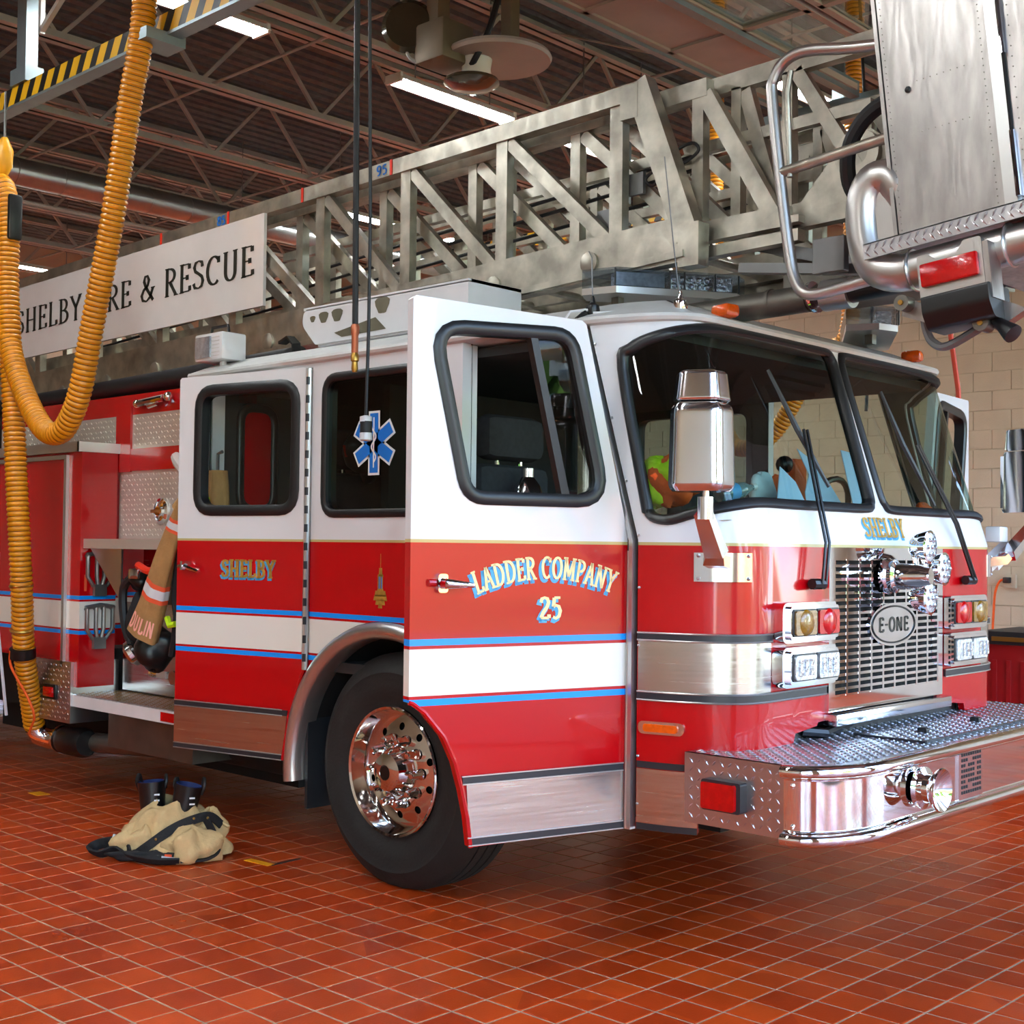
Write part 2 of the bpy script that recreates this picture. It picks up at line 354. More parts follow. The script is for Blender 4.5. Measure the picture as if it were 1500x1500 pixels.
mat('red_lens', rgb(190, 2, 8), .16, 0, .35, vary=.2, vscale=40, bump=.08, bscale=140)
mat('amber_lens', rgb(228, 88, 0), .2, 0, .2, vary=.2, vscale=50, bump=.08, bscale=140)
mat('olive_lens', rgb(140, 98, 14), .12, 0, .8, vary=.3, vscale=40, bump=.3, bscale=90)
mat('clear_lens', rgb(222, 226, 232), .1, .55, .8, vary=.3, vscale=55, bump=.5, bscale=80)
mat('lens_reflector', rgb(210, 214, 220), .1, .9, vary=.35, vscale=70, bump=.6, bscale=70)
mat('smoked_lens', rgb(170, 178, 190), .12, .5, .8, vary=.25, vscale=50)
mat('hose_yellow', rgb(216, 140, 6), .42, 0, .15, vary=.14, vscale=10)
mat('hose_groove', rgb(50, 32, 8), .6, 0, vary=.2)
mat('yellow_plastic', rgb(226, 160, 18), .4, 0, vary=.1)
mat('black_fabric', rgb(22, 22, 26), .8, 0, vary=.3, vscale=30, bump=.25, bscale=70)
mat('tan_fabric', rgb(206, 176, 126), .88, 0, vary=.14, vscale=16, bump=.35, bscale=60)
mat('brown_fabric', rgb(168, 124, 74), .88, 0, vary=.14, vscale=16, bump=.35, bscale=60)
mat('orange_trim', rgb(238, 92, 52), .6, 0, vary=.08)
mat('silver_trim', rgb(226, 230, 236), .35, .1, vary=.06)
mat('pink_letter', rgb(250, 176, 160), .6, 0, vary=.05)
mat('lime_cloth', rgb(200, 240, 20), .7, 0, vary=.12, vscale=22, bump=.3, bscale=50)
mat('orange_cloth', rgb(236, 92, 20), .75, 0, vary=.12, vscale=22, bump=.3, bscale=50)
mat('white_cloth', rgb(214, 232, 240), .8, 0, vary=.08, vscale=12, bump=.3, bscale=30)
mat('pale_blue', rgb(186, 216, 250), .6, 0, vary=.05)
mat('navy_liner', rgb(26, 44, 96), .8, 0, vary=.3, vscale=30)
mat('bottle_plastic', rgb(150, 190, 196), .1, 0, .5, vary=.1, trans=.6)
mat('label_blue', rgb(70, 160, 220), .5, 0, vary=.1)
mat('letter_gold', rgb(238, 218, 160), .35, .15, vary=.08)
mat('letter_gold_dark', rgb(196, 150, 60), .35, .3, vary=.25, vscale=60)
mat('letter_blue', rgb(66, 164, 214), .35, 0, vary=.05)
mat('letter_black', rgb(40, 42, 36), .45, 0, vary=.1)
mat('decal_blue', rgb(20, 118, 214), .3, 0, .5, vary=.04)
mat('decal_white', rgb(236, 236, 236), .3, 0, .5, vary=.03)
mat('decal_red', rgb(232, 50, 24), .45, 0, vary=.05)
mat('sign_white', rgb(232, 230, 230), .08, 0, .6, vary=.03)
mat('copper', rgb(198, 116, 84), .35, .7, vary=.12)
mat('brass', rgb(190, 146, 70), .3, .9, vary=.1)
mat('orange_hose', rgb(206, 62, 30), .5, 0, vary=.1)
mat('cord_black', rgb(24, 25, 28), .5, 0, vary=.15)
mat('tape_yellow', rgb(246, 164, 20), .5, 0, vary=.1)
mat('fixture_white', rgb(222, 222, 214), .4, 0, vary=.04)
mat('tube_glow', (1, 1, 1, 1), .4, 0, emit=(.93, .98, 1, 1), estr=48, vary=.02)
mat('joist_paint', rgb(176, 174, 168), .6, .1, vary=.14, vscale=5)
mat('deck_paint', rgb(94, 102, 106), .85, 0, vary=.25, vscale=14)
mat('duct_metal', rgb(150, 152, 150), .3, .85, vary=.15, vscale=5)
mat('door_panel_beige', rgb(176, 162, 148), .6, 0, vary=.06)
mat('track_grey', rgb(134, 146, 150), .45, .6, vary=.1)
mat('block_paint', rgb(198, 184, 162), .7, 0, vary=.07, vscale=4, bump=.25, bscale=90)
mat('pump_plate_lit', rgb(226, 218, 208), .42, .6, vary=.05, vscale=3)  # lighter tread plate: reflected brightness put into its base colour
mat('mortar', rgb(190, 176, 154), .85, 0, vary=.08)
mat('grout', rgb(186, 150, 118), .8, 0, vary=.18, vscale=9)
mat('concrete', rgb(118, 114, 108), .85, 0, vary=.12, vscale=1.5)
mat('grass', rgb(84, 112, 44), .9, 0, vary=.25, vscale=3)
mat('leaves', rgb(74, 112, 40), .8, 0, vary=.45, vscale=2.5)
mat('bark', rgb(92, 74, 56), .9, 0, vary=.25)
mat('orange_brick', rgb(196, 120, 74), .8, 0, vary=.15, vscale=8)
mat('cart_red', rgb(150, 12, 18), .4, 0, .4, vary=.12)
mat('machine_tan', rgb(116, 100, 76), .6, .2, vary=.18)
mat('lens_glass_dark', rgb(70, 62, 46), .15, .2, .6, vary=.2)
glassmat('cab_glass', (.60, .72, .67, 1)); glassmat('side_glass', (.30, .36, .35, 1)); glassmat('clear_glass', (.9, .95, .93, 1)); glassmat('lightbar_glass', (.75, .8, .84, 1))
def hazard():
    m = mat('hazard_tape', (1, 1, 1, 1), .5); n = m.node_tree; b = n.nodes['Principled BSDF']
    g = n.nodes.new('ShaderNodeNewGeometry'); s = n.nodes.new('ShaderNodeSeparateXYZ'); n.links.new(g.outputs['Position'], s.inputs[0])
    a = n.nodes.new('ShaderNodeMath'); a.operation = 'MULTIPLY_ADD'; a.inputs[1].default_value = -.55; n.links.new(s.outputs[2], a.inputs[0]); n.links.new(s.outputs[0], a.inputs[2])
    d = n.nodes.new('ShaderNodeMath'); d.operation = 'DIVIDE'; d.inputs[1].default_value = .155; n.links.new(a.outputs[0], d.inputs[0])
    f = n.nodes.new('ShaderNodeMath'); f.operation = 'FRACT'; n.links.new(d.outputs[0], f.inputs[0])
    l = n.nodes.new('ShaderNodeMath'); l.operation = 'GREATER_THAN'; l.inputs[1].default_value = .47; n.links.new(f.outputs[0], l.inputs[0])
    x = n.nodes.new('ShaderNodeMix'); x.data_type = 'RGBA'; x.inputs[6].default_value = rgb(20, 20, 20); x.inputs[7].default_value = rgb(216, 166, 20)
    n.links.new(l.outputs[0], x.inputs[0]); n.links.new(x.outputs[2], b.inputs['Base Color'])
hazard()
TS = .163; TD = -.00676; T0 = V((.36, -1.83))                                       # tile pitch, turn and one joint crossing of the floor
def tilemat():
    m = mat('quarry_tile', rgb(168, 62, 26), .34, 0, bump=.12, bscale=120, spec=.28); n = m.node_tree; b = n.nodes['Principled BSDF']
    g = n.nodes.new('ShaderNodeNewGeometry'); mp = n.nodes.new('ShaderNodeMapping'); mp.vector_type = 'TEXTURE'
    mp.inputs['Location'].default_value = (T0.x, T0.y, 0); mp.inputs['Rotation'].default_value = (0, 0, TD); mp.inputs['Scale'].default_value = (TS, TS, 1)
    n.links.new(g.outputs['Position'], mp.inputs[0])
    fl = n.nodes.new('ShaderNodeVectorMath'); fl.operation = 'FLOOR'; n.links.new(mp.outputs[0], fl.inputs[0])
    ml = n.nodes.new('ShaderNodeVectorMath'); ml.operation = 'MULTIPLY'; ml.inputs[1].default_value = (1, 1, 0); n.links.new(fl.outputs[0], ml.inputs[0])
    w = n.nodes.new('ShaderNodeTexWhiteNoise'); n.links.new(ml.outputs[0], w.inputs['Vector'])
    cr = n.nodes.new('ShaderNodeValToRGB'); e = cr.color_ramp.elements
    e[0].color = rgb(168, 50, 10); e[1].color = rgb(196, 70, 18); k = e.new(.5); k.color = rgb(182, 60, 14)
    n.links.new(w.outputs['Value'], cr.inputs[0])
    no = n.nodes.new('ShaderNodeTexNoise'); no.inputs['Scale'].default_value = 1.6; no.inputs['Detail'].default_value = 6; n.links.new(g.outputs['Position'], no.inputs['Vector'])
    mr = n.nodes.new('ShaderNodeMapRange'); mr.inputs[1].default_value = .3; mr.inputs[2].default_value = .7; mr.inputs[3].default_value = .8; mr.inputs[4].default_value = 1.15; n.links.new(no.outputs[0], mr.inputs[0])
    x = n.nodes.new('ShaderNodeMix'); x.data_type = 'RGBA'; x.blend_type = 'MULTIPLY'; x.inputs[0].default_value = 1
    n.links.new(cr.outputs[0], x.inputs[6]); n.links.new(mr.outputs[0], x.inputs[7]); n.links.new(x.outputs[2], b.inputs['Base Color'])
    r2 = n.nodes.new('ShaderNodeMapRange'); r2.inputs[1].default_value = .3; r2.inputs[2].default_value = .7; r2.inputs[3].default_value = .26; r2.inputs[4].default_value = .46; n.links.new(no.outputs[0], r2.inputs[0]); n.links.new(r2.outputs[0], b.inputs['Roughness'])
tilemat()
# ---------------------------------------------------------------- the setting: floor with its tiles
XR, XF, YN, YF, DECK = -14.0, FRONT, -9.0, 9.4, 5.95
fl = MB().box((XR, YN, -.2), (XF, YF, -.0019)).build('floor', 'grout', smooth=0); tag(fl, kind='structure')
cT, sT = math.cos(TD), math.sin(TD)
def tpos(i, j): return V((T0.x + TS * ((i + .5) * cT - (j + .5) * sT), T0.y + TS * ((i + .5) * sT + (j + .5) * cT), 0))
def project(p):
    d = p - CAM; w = d.dot(_f)
    return (750 + 1925.3 * d.dot(_r) / w, 750 - 1925.3 * d.dot(_u) / w, w) if w > .3 else None
cells = []
for i in range(-90, 40):
    for j in range(-46, 70):
        p = tpos(i, j)
        if XR < p.x - .08 and p.x + .08 < XF and YN < p.y - .08 and p.y + .08 < YF:
            q = project(p); vis = q and -40 < q[0] < 1540 and q[1] < 1540
            cells.append((q[2] if vis else 99, i, j))
cells.sort()
def tileverts(h=TS / 2 - .0042, c=.003):
    return [(x * (h - a), y * (h - a), z) for z, a in ((-.004, 0), (-.0014, 0), (-.0002, c)) for x, y in ((-1, -1), (1, -1), (1, 1), (-1, 1))], \
           [(a * 4 + b, a * 4 + (b + 1) % 4, a * 4 + 4 + (b + 1) % 4, a * 4 + 4 + b) for a in range(2) for b in range(4)] + [(8, 9, 10, 11)]
tv, tf = tileverts()
tm = bpy.data.meshes.new('tile'); tm.from_pydata(tv, [], tf); tm.materials.append(MATS['quarry_tile'])
rest = MB()
Rt = Matrix.Rotation(TD, 4, 'Z')
for n_, (w, i, j) in enumerate(cells):
    p = tpos(i, j); p.z = random.uniform(-.0006, .0006)
    if n_ < 300:
        o = bpy.data.objects.new('tile', tm); COL.objects.link(o); o.parent = fl; o.location = p; o.rotation_euler = (random.uniform(-.003, .003), random.uniform(-.003, .003), TD)
    else: rest.add([Rt @ V(q) + p for q in tv], tf)
tag(rest.build('floor_tiles', 'quarry_tile', fl, 0, merge=False), kind='stuff')
# walls
wr = MB().box((XR - .2, YF + .02, -.2), (XF + .2, YF + .25, DECK + .1)).build('wall_right', 'mortar', smooth=0); tag(wr, kind='structure')
BL, BH = .4064, .2032
bm_ = MB().box((-BL / 2 + .003, -.004, -BH / 2 + .003), (BL / 2 - .003, .03, BH / 2 - .003)); bm_.v = [V((q.x * (.99 if q.y < .01 else 1), q.y, q.z * (.98 if q.y < .01 else 1))) for q in bm_.v]
bme = bpy.data.meshes.new('block'); bme.from_pydata([tuple(q) for q in bm_.v], [], bm_.f); bme.materials.append(MATS['block_paint'])
near, far = [], []
for r in range(29):
    for c in range(-1, 51):
        p = V((XR + .2 + c * BL + (r % 2) * BL / 2, YF + .015, .1 + r * BH))
        if p.x > XF - .1: continue
        q = project(p); (near if q and 1060 < q[0] < 1530 and 380 < q[1] < 1050 else far).append(p)
near.sort(key=lambda p: (p - CAM).length); far += near[300:]
for p in near[:300]:
    o = bpy.data.objects.new('block', bme); COL.objects.link(o); o.parent = wr; o.location = p + V((0, random.uniform(-.002, .002), 0))
rb = MB()
for p in far: rb.add([q + p for q in bm_.v], bm_.f)
tag(rb.build('blockwork', 'block_paint', wr, 0, merge=False), kind='stuff')
wl = MB().box((XR - .2, YN - .2, -.2), (XR, YF, 2.2)).box((XR - .2, YN - .2, 3.6), (XR, YF, DECK + .1)).box((XR - .2, YN - .2, 2.2), (XR, 4.4, 3.6)).box((XR - .2, 5.8, 2.2), (XR, 7.2, 3.6)).box((XR - .2, 8.8, 2.2), (XR, YF, 3.6)).build('wall_left', 'block_paint', smooth=0); tag(wl, kind='structure')
wn_ = MB().box((XR, YN - .25, -.2), (XF, YN, DECK + .1)).build('wall_near', 'block_paint', smooth=0); tag(wn_, kind='structure')
wf = MB()
ys = [YN - .2] + [y for ab in DOORWAYS for y in ab] + [YF + .2]
for k in range(0, len(ys), 2): wf.box((XF, ys[k], -.2), (XF + .3, ys[k + 1], 4.95))
wf.box((XF, YN - .2, 4.95), (XF + .3, YF + .2, DECK + .1)); tag(wf.build('wall_front', 'block_paint', smooth=0), kind='structure')
# ribbed roof deck
dk = MB(); prof = []; x = XR
while x < XF: prof += [(x, DECK), (x + .09, DECK), (x + .11, DECK + .04), (x + .14, DECK + .04)]; x += .16
dk.add([V((a, y, z)) for y in (YN, YF) for a, z in prof], [(i, i + 1, len(prof) + i + 1, len(prof) + i) for i in range(len(prof) - 1)])
dk.box((XR - .2, YN - .2, DECK + .06), (XF + .2, YF + .2, DECK + .2)); tag(dk.build('ceiling', 'deck_paint', smooth=0), kind='structure')
# open web joists
JX = [3.6, 2.0, .4, -1.2, -2.76, -4.36, -5.97, -7.55, -9.1, -10.7, -12.3]
JB, JT = 5.2, DECK - .02
jt = thing('roof_joist', 'pale painted open web steel joist under the dark ribbed roof deck', 'joist', (0, YN, JB), 'open web joists under the roof')
def ang(name, z0, z1, parent):
    m = MB()
    for s in (-1, 1): m.box((s * .012, YN, z0), (s * .075, YF, z0 + .012)); m.box((s * .012, YN, z0), (s * .022, YF, z1))
    return m.build(name, 'joist_paint', parent, 0)
ang('bottom_chord', JB, JB + .07, jt); ang('top_chord', JT - .07, JT, jt)
for s in (1, -1):
    wb = MB().beam((0, -.3 * s, JB + .03), (0, .3 * s, JT - .03), .03, .03)
    me = bpy.data.meshes.new('web_bar'); me.from_pydata([tuple(p) for p in wb.v], [], wb.f); me.materials.append(MATS['joist_paint'])
    y = YN + .3 + (0 if s > 0 else .6)
    while y < YF - .3:
        o = bpy.data.objects.new('web_bar', me); COL.objects.link(o); attach(o, jt); o.location = (0, y, 0); y += 1.2
for k, x in enumerate(JX):
    if k == 0: jt.location.x = x
    else: copy_tree(jt, (x, YN, JB), {-2.76: 'steel roof joist directly over the nearest row of ceiling lights', -4.36: 'steel roof joist just beyond the nearest row of ceiling lights', -5.97: 'steel roof joist just before the round duct', -7.55: 'steel roof joist just beyond the round duct', -1.2: 'steel roof joist right above the ceiling reel'}.get(x))
for k, y in enumerate((-3.2, -.9, 1.9, 4.1, 8.2)):
    m = MB().cyl((XR, y, JB + .03), (XF, y, JB + .03), .012, 6)
    for a, b in zip(JX[:-1], JX[1:]): m.cyl((a, y, JB + .04), (b, y, JT - .04), .01, 5)
    tag(m.build('bridging_rod', 'joist_paint'), 'thin bridging rods across the roof joists, ' + ('nearest the camera', 'above the striped rail', 'above the ladder', 'above the far bay', 'by the far wall')[k], 'brace', 'bridging rods between joists')
# fluorescent fixtures, 4 ft long
def fixture(x, y, label, grp='twin tube ceiling lights'):
    t = thing('fluorescent_light', label, 'ceiling light', (x, y, 5.0), grp)
    MB().prism([(-.1, .0), (-.06, .05), (.06, .05), (.1, 0), (.085, 0), (.055, .035), (-.055, .035), (-.085, 0)], lambda a, b, d: V((x + a, y + d, 5.0 + b)), -.62, .62).build('housing', 'fixture_white', t, 0)
    for s in (-1, 1):
        MB().cyl((x + s * .042, y - .59, 5.012), (x + s * .042, y + .59, 5.012), .02, 10).build('tube', 'tube_glow', t)
    for s in (-1, 1): MB().box((x - .085, y + s * .61 - .012, 4.985), (x + .085, y + s * .61 + .012, 5.05)).build('end_cap', 'fixture_white', t, 0)
    for s in (-1, 1): MB().cyl((x, y + s * .4, 5.04), (x, y + s * .4, DECK + .02), .006, 5).build('hanger', 'grey_steel', t)
fixture(-2.71, .59, 'lit twin tube ceiling light behind the yellow hose and striped rail')
fixture(-2.71, 3.0, 'lit twin tube ceiling light hanging beside the ceiling reel')
fixture(-2.71, 4.95, 'lit twin tube ceiling light seen through the ladder trusses, right of the reel')
fixture(-.6, 4.85, 'lit twin tube ceiling light seen behind the bucket handrail')
for x, y, w in ((-6.05, 5.0, 'nearer left one of the pair'), (-6.05, 6.4, 'nearer right one of the pair'), (-7.35, 4.7, 'left one of the second pair'), (-7.35, 7.0, 'right one of the second pair'), (-11.2, 3.9, 'left one of the farthest pair'), (-11.2, 6.3, 'right one of the farthest pair')): fixture(x, y, 'small distant ceiling light past the ladder, ' + w, 'distant lit ceiling lights')
for x, y, w in ((-2.71, -1.8, 'first past the striped rail'), (-2.71, -4.2, 'second past the striped rail'), (-2.71, -6.6, 'third past the striped rail'), (1.2, -2.6, 'before the cab doors, nearest the truck'), (1.2, -5.0, 'before the cab doors, middle'), (1.2, -7.2, 'before the cab doors, by the near wall')): fixture(x, y, 'unseen twin tube fill light ' + w, 'unseen fill lights of the near bay')  # lights out of view, added to fill the near side of the truck
# conduits and duct
dt = MB(); P = [V((-6.8, YN, 4.9)), V((-6.8, YF, 4.9))]; dt.cyl(P[0], P[1], .125, 20)
dto = dt.build('spiral_duct', 'duct_metal'); tag(dto, 'long round galvanised duct running under the joists at left', 'duct')
y = YN + .1
while y < YF: MB().lathe([(.126, 0), (.131, .006), (.126, .012)], (-6.8, y, 4.9), (0, 1, 0), 16, False).build('duct_seam', 'duct_metal', dto); y += .45
tag(MB().cyl((-7.1, YN, 4.72), (-7.1, YF, 4.72), .018, 6).build('conduit', 'joist_paint'), 'thin pale pipe running below the round duct', 'pipe')
# overhead door parked under the roof
d1 = MB().box((.385, -.95, 4.46), (.445, 3.55, 4.56)).box((-.12, -.95, 4.47), (-.08, 3.55, 4.53)).build('door_1', 'track_grey', smooth=0); tag(d1, kind='structure')
for k in range(5):
    x0 = -.08 + k * .5; gl = k in (1, 2)
    f = MB()
    for y in [-.9 + .78 * i for i in range(6)]:
        f.box((x0 + .01, y - .025, 4.49), (x0 + .45, y + .025, 4.53))
    f.box((x0, -.92, 4.49), (x0 + .04, 3.5, 4.53)); f.box((x0 + .42, -.92, 4.49), (x0 + .46, 3.5, 4.53)); f.build('door_frame', 'door_panel_beige', d1, 0)
    for i in range(5):
        MB().box((x0 + .04, -.875 + .78 * i, 4.505), (x0 + .42, -.145 + .78 * i, 4.515)).build('glass_pane' if gl else 'door_panel', 'clear_glass' if gl else 'door_panel_beige', d1, 0)
trk = MB()
for y in (-1.02, 3.62): trk.box((-.4, y - .03, 4.42), (XF, y + .03, 4.5))
tag(trk.build('trim_1', 'track_grey', smooth=0), kind='structure')
# outside: apron, grass, trees, low building (seen only in reflections)
tag(MB().box((FRONT + .3, -30, -.2), (20, 30, -.004)).build('apron', 'concrete', smooth=0), kind='structure')
tag(MB().box((20, -60, -.25), (80, 60, -.03)).build('lawn', 'grass', smooth=0), kind='structure')
def tree(x, y, h, label):
    t = thing('tree', label, 'tree', (x, y, 0), 'trees outside the bay')
    MB().tube([(x, y, -.1), (x + .1, y, h * .3), (x, y + .1, h * .6)], [.25, .2, .1], 8).build('trunk', 'bark', t)
    m = MB(); rr = random.Random(int(x * 10 + y))
    for k in range(9):
        c = V((x + rr.uniform(-1, 1) * h * .22, y + rr.uniform(-1, 1) * h * .26, h * rr.uniform(.45, .85))); r = h * rr.uniform(.14, .22); ph = rr.random() * 9
        m.grid(lambda u, w, c=c, r=r, ph=ph: c + V((math.cos(2 * pi * u) * math.sin(pi * w), math.sin(2 * pi * u) * math.sin(pi * w), -math.cos(pi * w))) * r * (1 + .16 * math.sin(9 * pi * 2 * u * .5 + ph + 7 * w) * math.sin(11 * w + ph)), 18, 10, True)
    m.build('crown', 'leaves', t)
for k, (x, y, h) in enumerate(((23, -12, 9), (28, -2, 10), (24, 7, 8), (28, 16, 10), (24, -22, 9), (26, 27, 9))): tree(x, y, h, 'leafy green tree outside the bay, ' + ('opposite the near bay', 'opposite the truck', 'opposite the far bay', 'past the far bay', 'past the near bay', 'farthest along the lawn')[k])
bd = thing('brick_building', 'low orange brick building across the lawn outside', 'building', (20, 2.5, 0))
MB().box((36, -16, -.1), (44, 14, 4.2)).build('wall', 'orange_brick', bd, 0); MB().box((35.6, -16.4, 4.2), (44.4, 14.4, 4.6)).build('roof', 'dull_white_paint', bd, 0)
# ---------------------------------------------------------------- the fire truck
W = 2.5
TR = thing('fire_truck', 'red and white ladder fire truck with open doors standing on the tiled floor', 'fire truck', (0, W / 2, 0))
def sideR(u, w, d=0): return V((u, d, w))
def sideL(u, w, d=0): return V((u, W - d, w))
def doormap(h, D, sg=1):
    h = V((h[0], h[1], 0)); D = V((D[0], D[1], 0)).normalized(); n = V((-D.y, D.x, 0)) * sg
    return lambda s, z, d=0: h + D * s - n * d + V((0, 0, z))
fdR = doormap((1.41, 0), (-.2851, -.9585)); fdL = doormap((1.41, W), (-.19, .98), -1); crewR = doormap((-.585, 0), (-.98, -.2))
# nose surface: plan curve (right side, round corner, front, mirrored) leaning back above the belt line
_h = [(1.455, 0), (1.52, .012), (1.59, .03), (1.68, .065), (1.75, .105), (1.80, .15), (1.83, .2), (1.842, .27), (1.845, .35)]
_h = [(p.x, p.y) for p in crom([(a, b, 0) for a, b in _h], 4, False)] + [(1.845, .8), (1.845, W / 2)]
_pl = _h + [(x, W - y) for x, y in _h[-2::-1]]
_S = [0]
for a, b in zip(_pl[:-1], _pl[1:]): _S.append(_S[-1] + math.hypot(b[0] - a[0], b[1] - a[1]))
NL = _S[-1]; NC = NL / 2
def plan(s):
    s = min(max(s, 0), NL); i = 0
    while i < len(_S) - 2 and _S[i + 1] < s: i += 1
    a, b = _pl[i], _pl[i + 1]; t = (s - _S[i]) / (_S[i + 1] - _S[i]); return V((a[0] + (b[0] - a[0]) * t, a[1] + (b[1] - a[1]) * t, 0))
def nose(s, z, d=0):
    p = plan(s); t = (plan(s + .02) - plan(s - .02)).normalized(); n = V((t.y, -t.x, 0)); k = max(0, (z - 1.6) / .875)
    q = p - n * d; q.x -= .275 * k; q.y += .02 * k * (1 - 2 * q.y / W); q.z = z; return q
CU = [x for x in _S[1:-1]]; CV = [1.6]
def rub(name, loop, mp, parent, w=.045, d0=-.018, d1=.02, m='rubber'): return ringbar(MB(), loop, mp, w, d0, d1).build(name, m, parent, 50)
def pane(name, loop, mp, parent, m, d=.008, cu=()): return sheet(MB(), loop, [], mp, 0, cu, (), False).build(name, m, parent, 30) if False else sheet(MB(), loop, [], lambda u, w, q: mp(u, w, d + q), 0, cu, (), False).build(name, m, parent, 30)
def arcpts(cx, cz, r, a0, a1, n=14): return [(cx + r * math.cos(math.radians(a0 + (a1 - a0) * i / n)), cz + r * math.sin(math.radians(a0 + (a1 - a0) * i / n))) for i in range(n + 1)]
# --- nose skin and windshields
WSR = [(p.x, p.y) for p in crom([(.068, 1.75, 0), (.10, 2.27, 0), (.156, 2.352, 0), (.28, 2.400, 0), (.441, 2.430, 0), (.65, 2.448, 0), (.95, 2.452, 0), (1.25, 2.452, 0), (NC - .085, 2.450, 0), (NC - .045, 2.425, 0), (NC - .032, 2.36, 0), (NC - .038, 2.1, 0), (NC - .045, 1.83, 0), (NC - .062, 1.775, 0), (NC - .11, 1.752, 0), (1.1, 1.75, 0), (.776, 1.75, 0), (.529, 1.75, 0), (.356, 1.727, 0), (.237, 1.702, 0), (.152, 1.68, 0), (.093, 1.686, 0), (.069, 1.712, 0)], 4)]
WSL = [(NL - a, b) for a, b in WSR][::-1]
half = [(0, .505), (.244, .505), (.244, .79), (.55, .815), (.73, .822), (.742, .856), (.905, .872), (.915, .885), (NC - .47, .89), (NC - .47, 1.55)]
out = half + [(NL - a, b) for a, b in half[::-1]] + [(NL, 2.475), (0, 2.475)]
sheet(MB(), out, [WSR, WSL], nose, .03, CU + [NC - .06, NC, NC + .06], CV + [2.0, 2.2]).build('cab_nose', 'two_tone_paint', TR, 40)
for lp in (WSR, WSL):
    g = pane('windshield', lp, nose, TR, 'cab_glass', .012, CU)
    rub('windshield_gasket', lp, nose, g, .04)
sheet(MB(), out, [WSR, WSL], lambda u, w, q: nose(u, w, .04 + q), 0, CU, CV, False).build('nose_liner', 'cab_liner', TR, 40)
# stainless band, black rub rails
for z0, z1, m, d, nm in ((1.25, 1.222, 'black_strip', -.012, 'rub_rail'), (1.222, 1.027, 'stainless', -.004, 'stainless_band'), (1.027, .996, 'black_strip', -.012, 'rub_rail')):
    for sd in (0, 1):
        mp = nose if not sd else (lambda s, z, d=0: nose(NL - s, z, d))
        e = .96 if nm == 'rub_rail' and z0 < 1.1 else .56
        sheet(MB(), [(0.005, z1), (e, z1), (e, z0), (0.005, z0)], [], lambda u, w, q, mp=mp, d=d: mp(u, w, d + q), .012, CU).build(nm, m, TR, 40)
        if nm == 'rub_rail':
            for zz in (z0, z1): MB().tube([mp(.005 + (e - .005) * i / 40, zz, d) for i in range(41)], .0035, 5).build('bright_edge', 'trim_aluminium', TR)
for z0, z1, m in ((.762, .738, 'black_strip'), (.735, .53, 'stainless'), (.53, .505, 'black_strip')):
    sheet(MB(), [(.004, z1), (.245, z1), (.245, z0), (.004, z0)], [], lambda u, w, q: nose(u, w, -.006 + q), .01, CU).build('kick_plate', m, TR, 40)
# door post trim with screws on the A pillar
for mp in (lambda s, z, d=0: nose(s, z, d), lambda s, z, d=0: nose(NL - s, z, d)):
    pst = MB().tube([mp(-.0, z, -.004) + V((-.022, 0, 0)) for z in (.5, 1.0, 1.6, 2.0, 2.44)], .024, 4, sq=(1, .5)).build('door_post_trim', 'trim_aluminium', TR, 30)
    sc = MB()
    for z in (.6, .78, 1.0, 1.2, 1.42, 1.62, 1.83, 2.08, 2.38): p = mp(.008, z, -.004); sc.ball(p, .006, 8)
    sc.build('trim_screw', 'trim_aluminium', pst)
    MB().tube([mp(0, z, 0) + V((-.046, 0.004, 0)) for z in (.5, 1.0, 1.6, 2.0, 2.44)], .011, 6).build('door_seal', 'black_plastic', TR)
# --- body side with crew doorway
side_out = [(.485, 1.045), (.485, 2.455), (-1.60, 2.455), (-1.60, .5), (-1.515, .5), (-1.515, 2.435), (-.56, 2.435), (-.56, .955)] + arcpts(0, .49, .73, 140.5, 49, 16)[:-1]
rw = rpoly([(-.463, 1.718), (.36, 1.718), (.36, 2.376), (-.463, 2.376)], .085)
rwi = rw
for mp, nm in ((sideR, 'R'), (sideL, 'L')):
    so = side_out if nm == 'R' else [(.485, 1.045), (.485, 2.455), (-1.60, 2.455), (-1.60, .5), (-.72, .5)] + arcpts(0, .49, .73, 178, 49, 18)[:-1]
    holes = [rw] if nm == 'R' else [rw, rpoly([(-1.4, 1.73), (-.68, 1.73), (-.68, 2.37), (-1.4, 2.37)], .09)]
    cs = sheet(MB(), so, holes, mp, .05).build('cab_side', 'two_tone_striped_paint', TR, 40)
    sheet(MB(), so, holes, lambda u, w, q, mp=mp: mp(u, w, .055 + q), .004).build('side_liner', 'cab_liner', TR, 0)
    rub('window_gasket', rw, mp, cs, .04, -.012, .06); pane('side_window', rw, mp, cs, 'side_glass', .012)
    if nm == 'L':
        rub('window_gasket', holes[1], mp, cs, .04, -.012, .03); pane('side_window', holes[1], mp, cs, 'side_glass', .012)
    # wheel arch flare and fender liner
    def fl_(u, v, mp=mp):
        a = math.radians(187 - 194 * u); prof = [(.655, .1), (.65, -.004), (.66, -.022), (.69, -.036), (.718, -.026), (.728, 0)]
        i = min(int(v * 5 + 1e-6), 5); r, d = prof[i]; return mp(r * math.cos(a), .49 + r * math.sin(a), d)
    MB().grid(fl_, 40, 6).build('fender_flare', 'trim_aluminium', TR, 60)
    MB().grid(lambda u, v, mp=mp: mp(.66 * math.cos(math.radians(190 - 200 * u)), .49 + .66 * math.sin(math.radians(190 - 200 * u)), .02 + .7 * v), 24, 2).build('wheel_well', 'dark_void', TR)
    MB().box((-.64, .05, .27), (-.62, .62, .85)).build('mud_flap', 'black_strip', TR, 0) if nm == 'R' else None
pl = MB().box((.44, .05, .55), (.485, .09, 2.45)); pl.build('door_frame_post', 'white_paint', TR, 0)
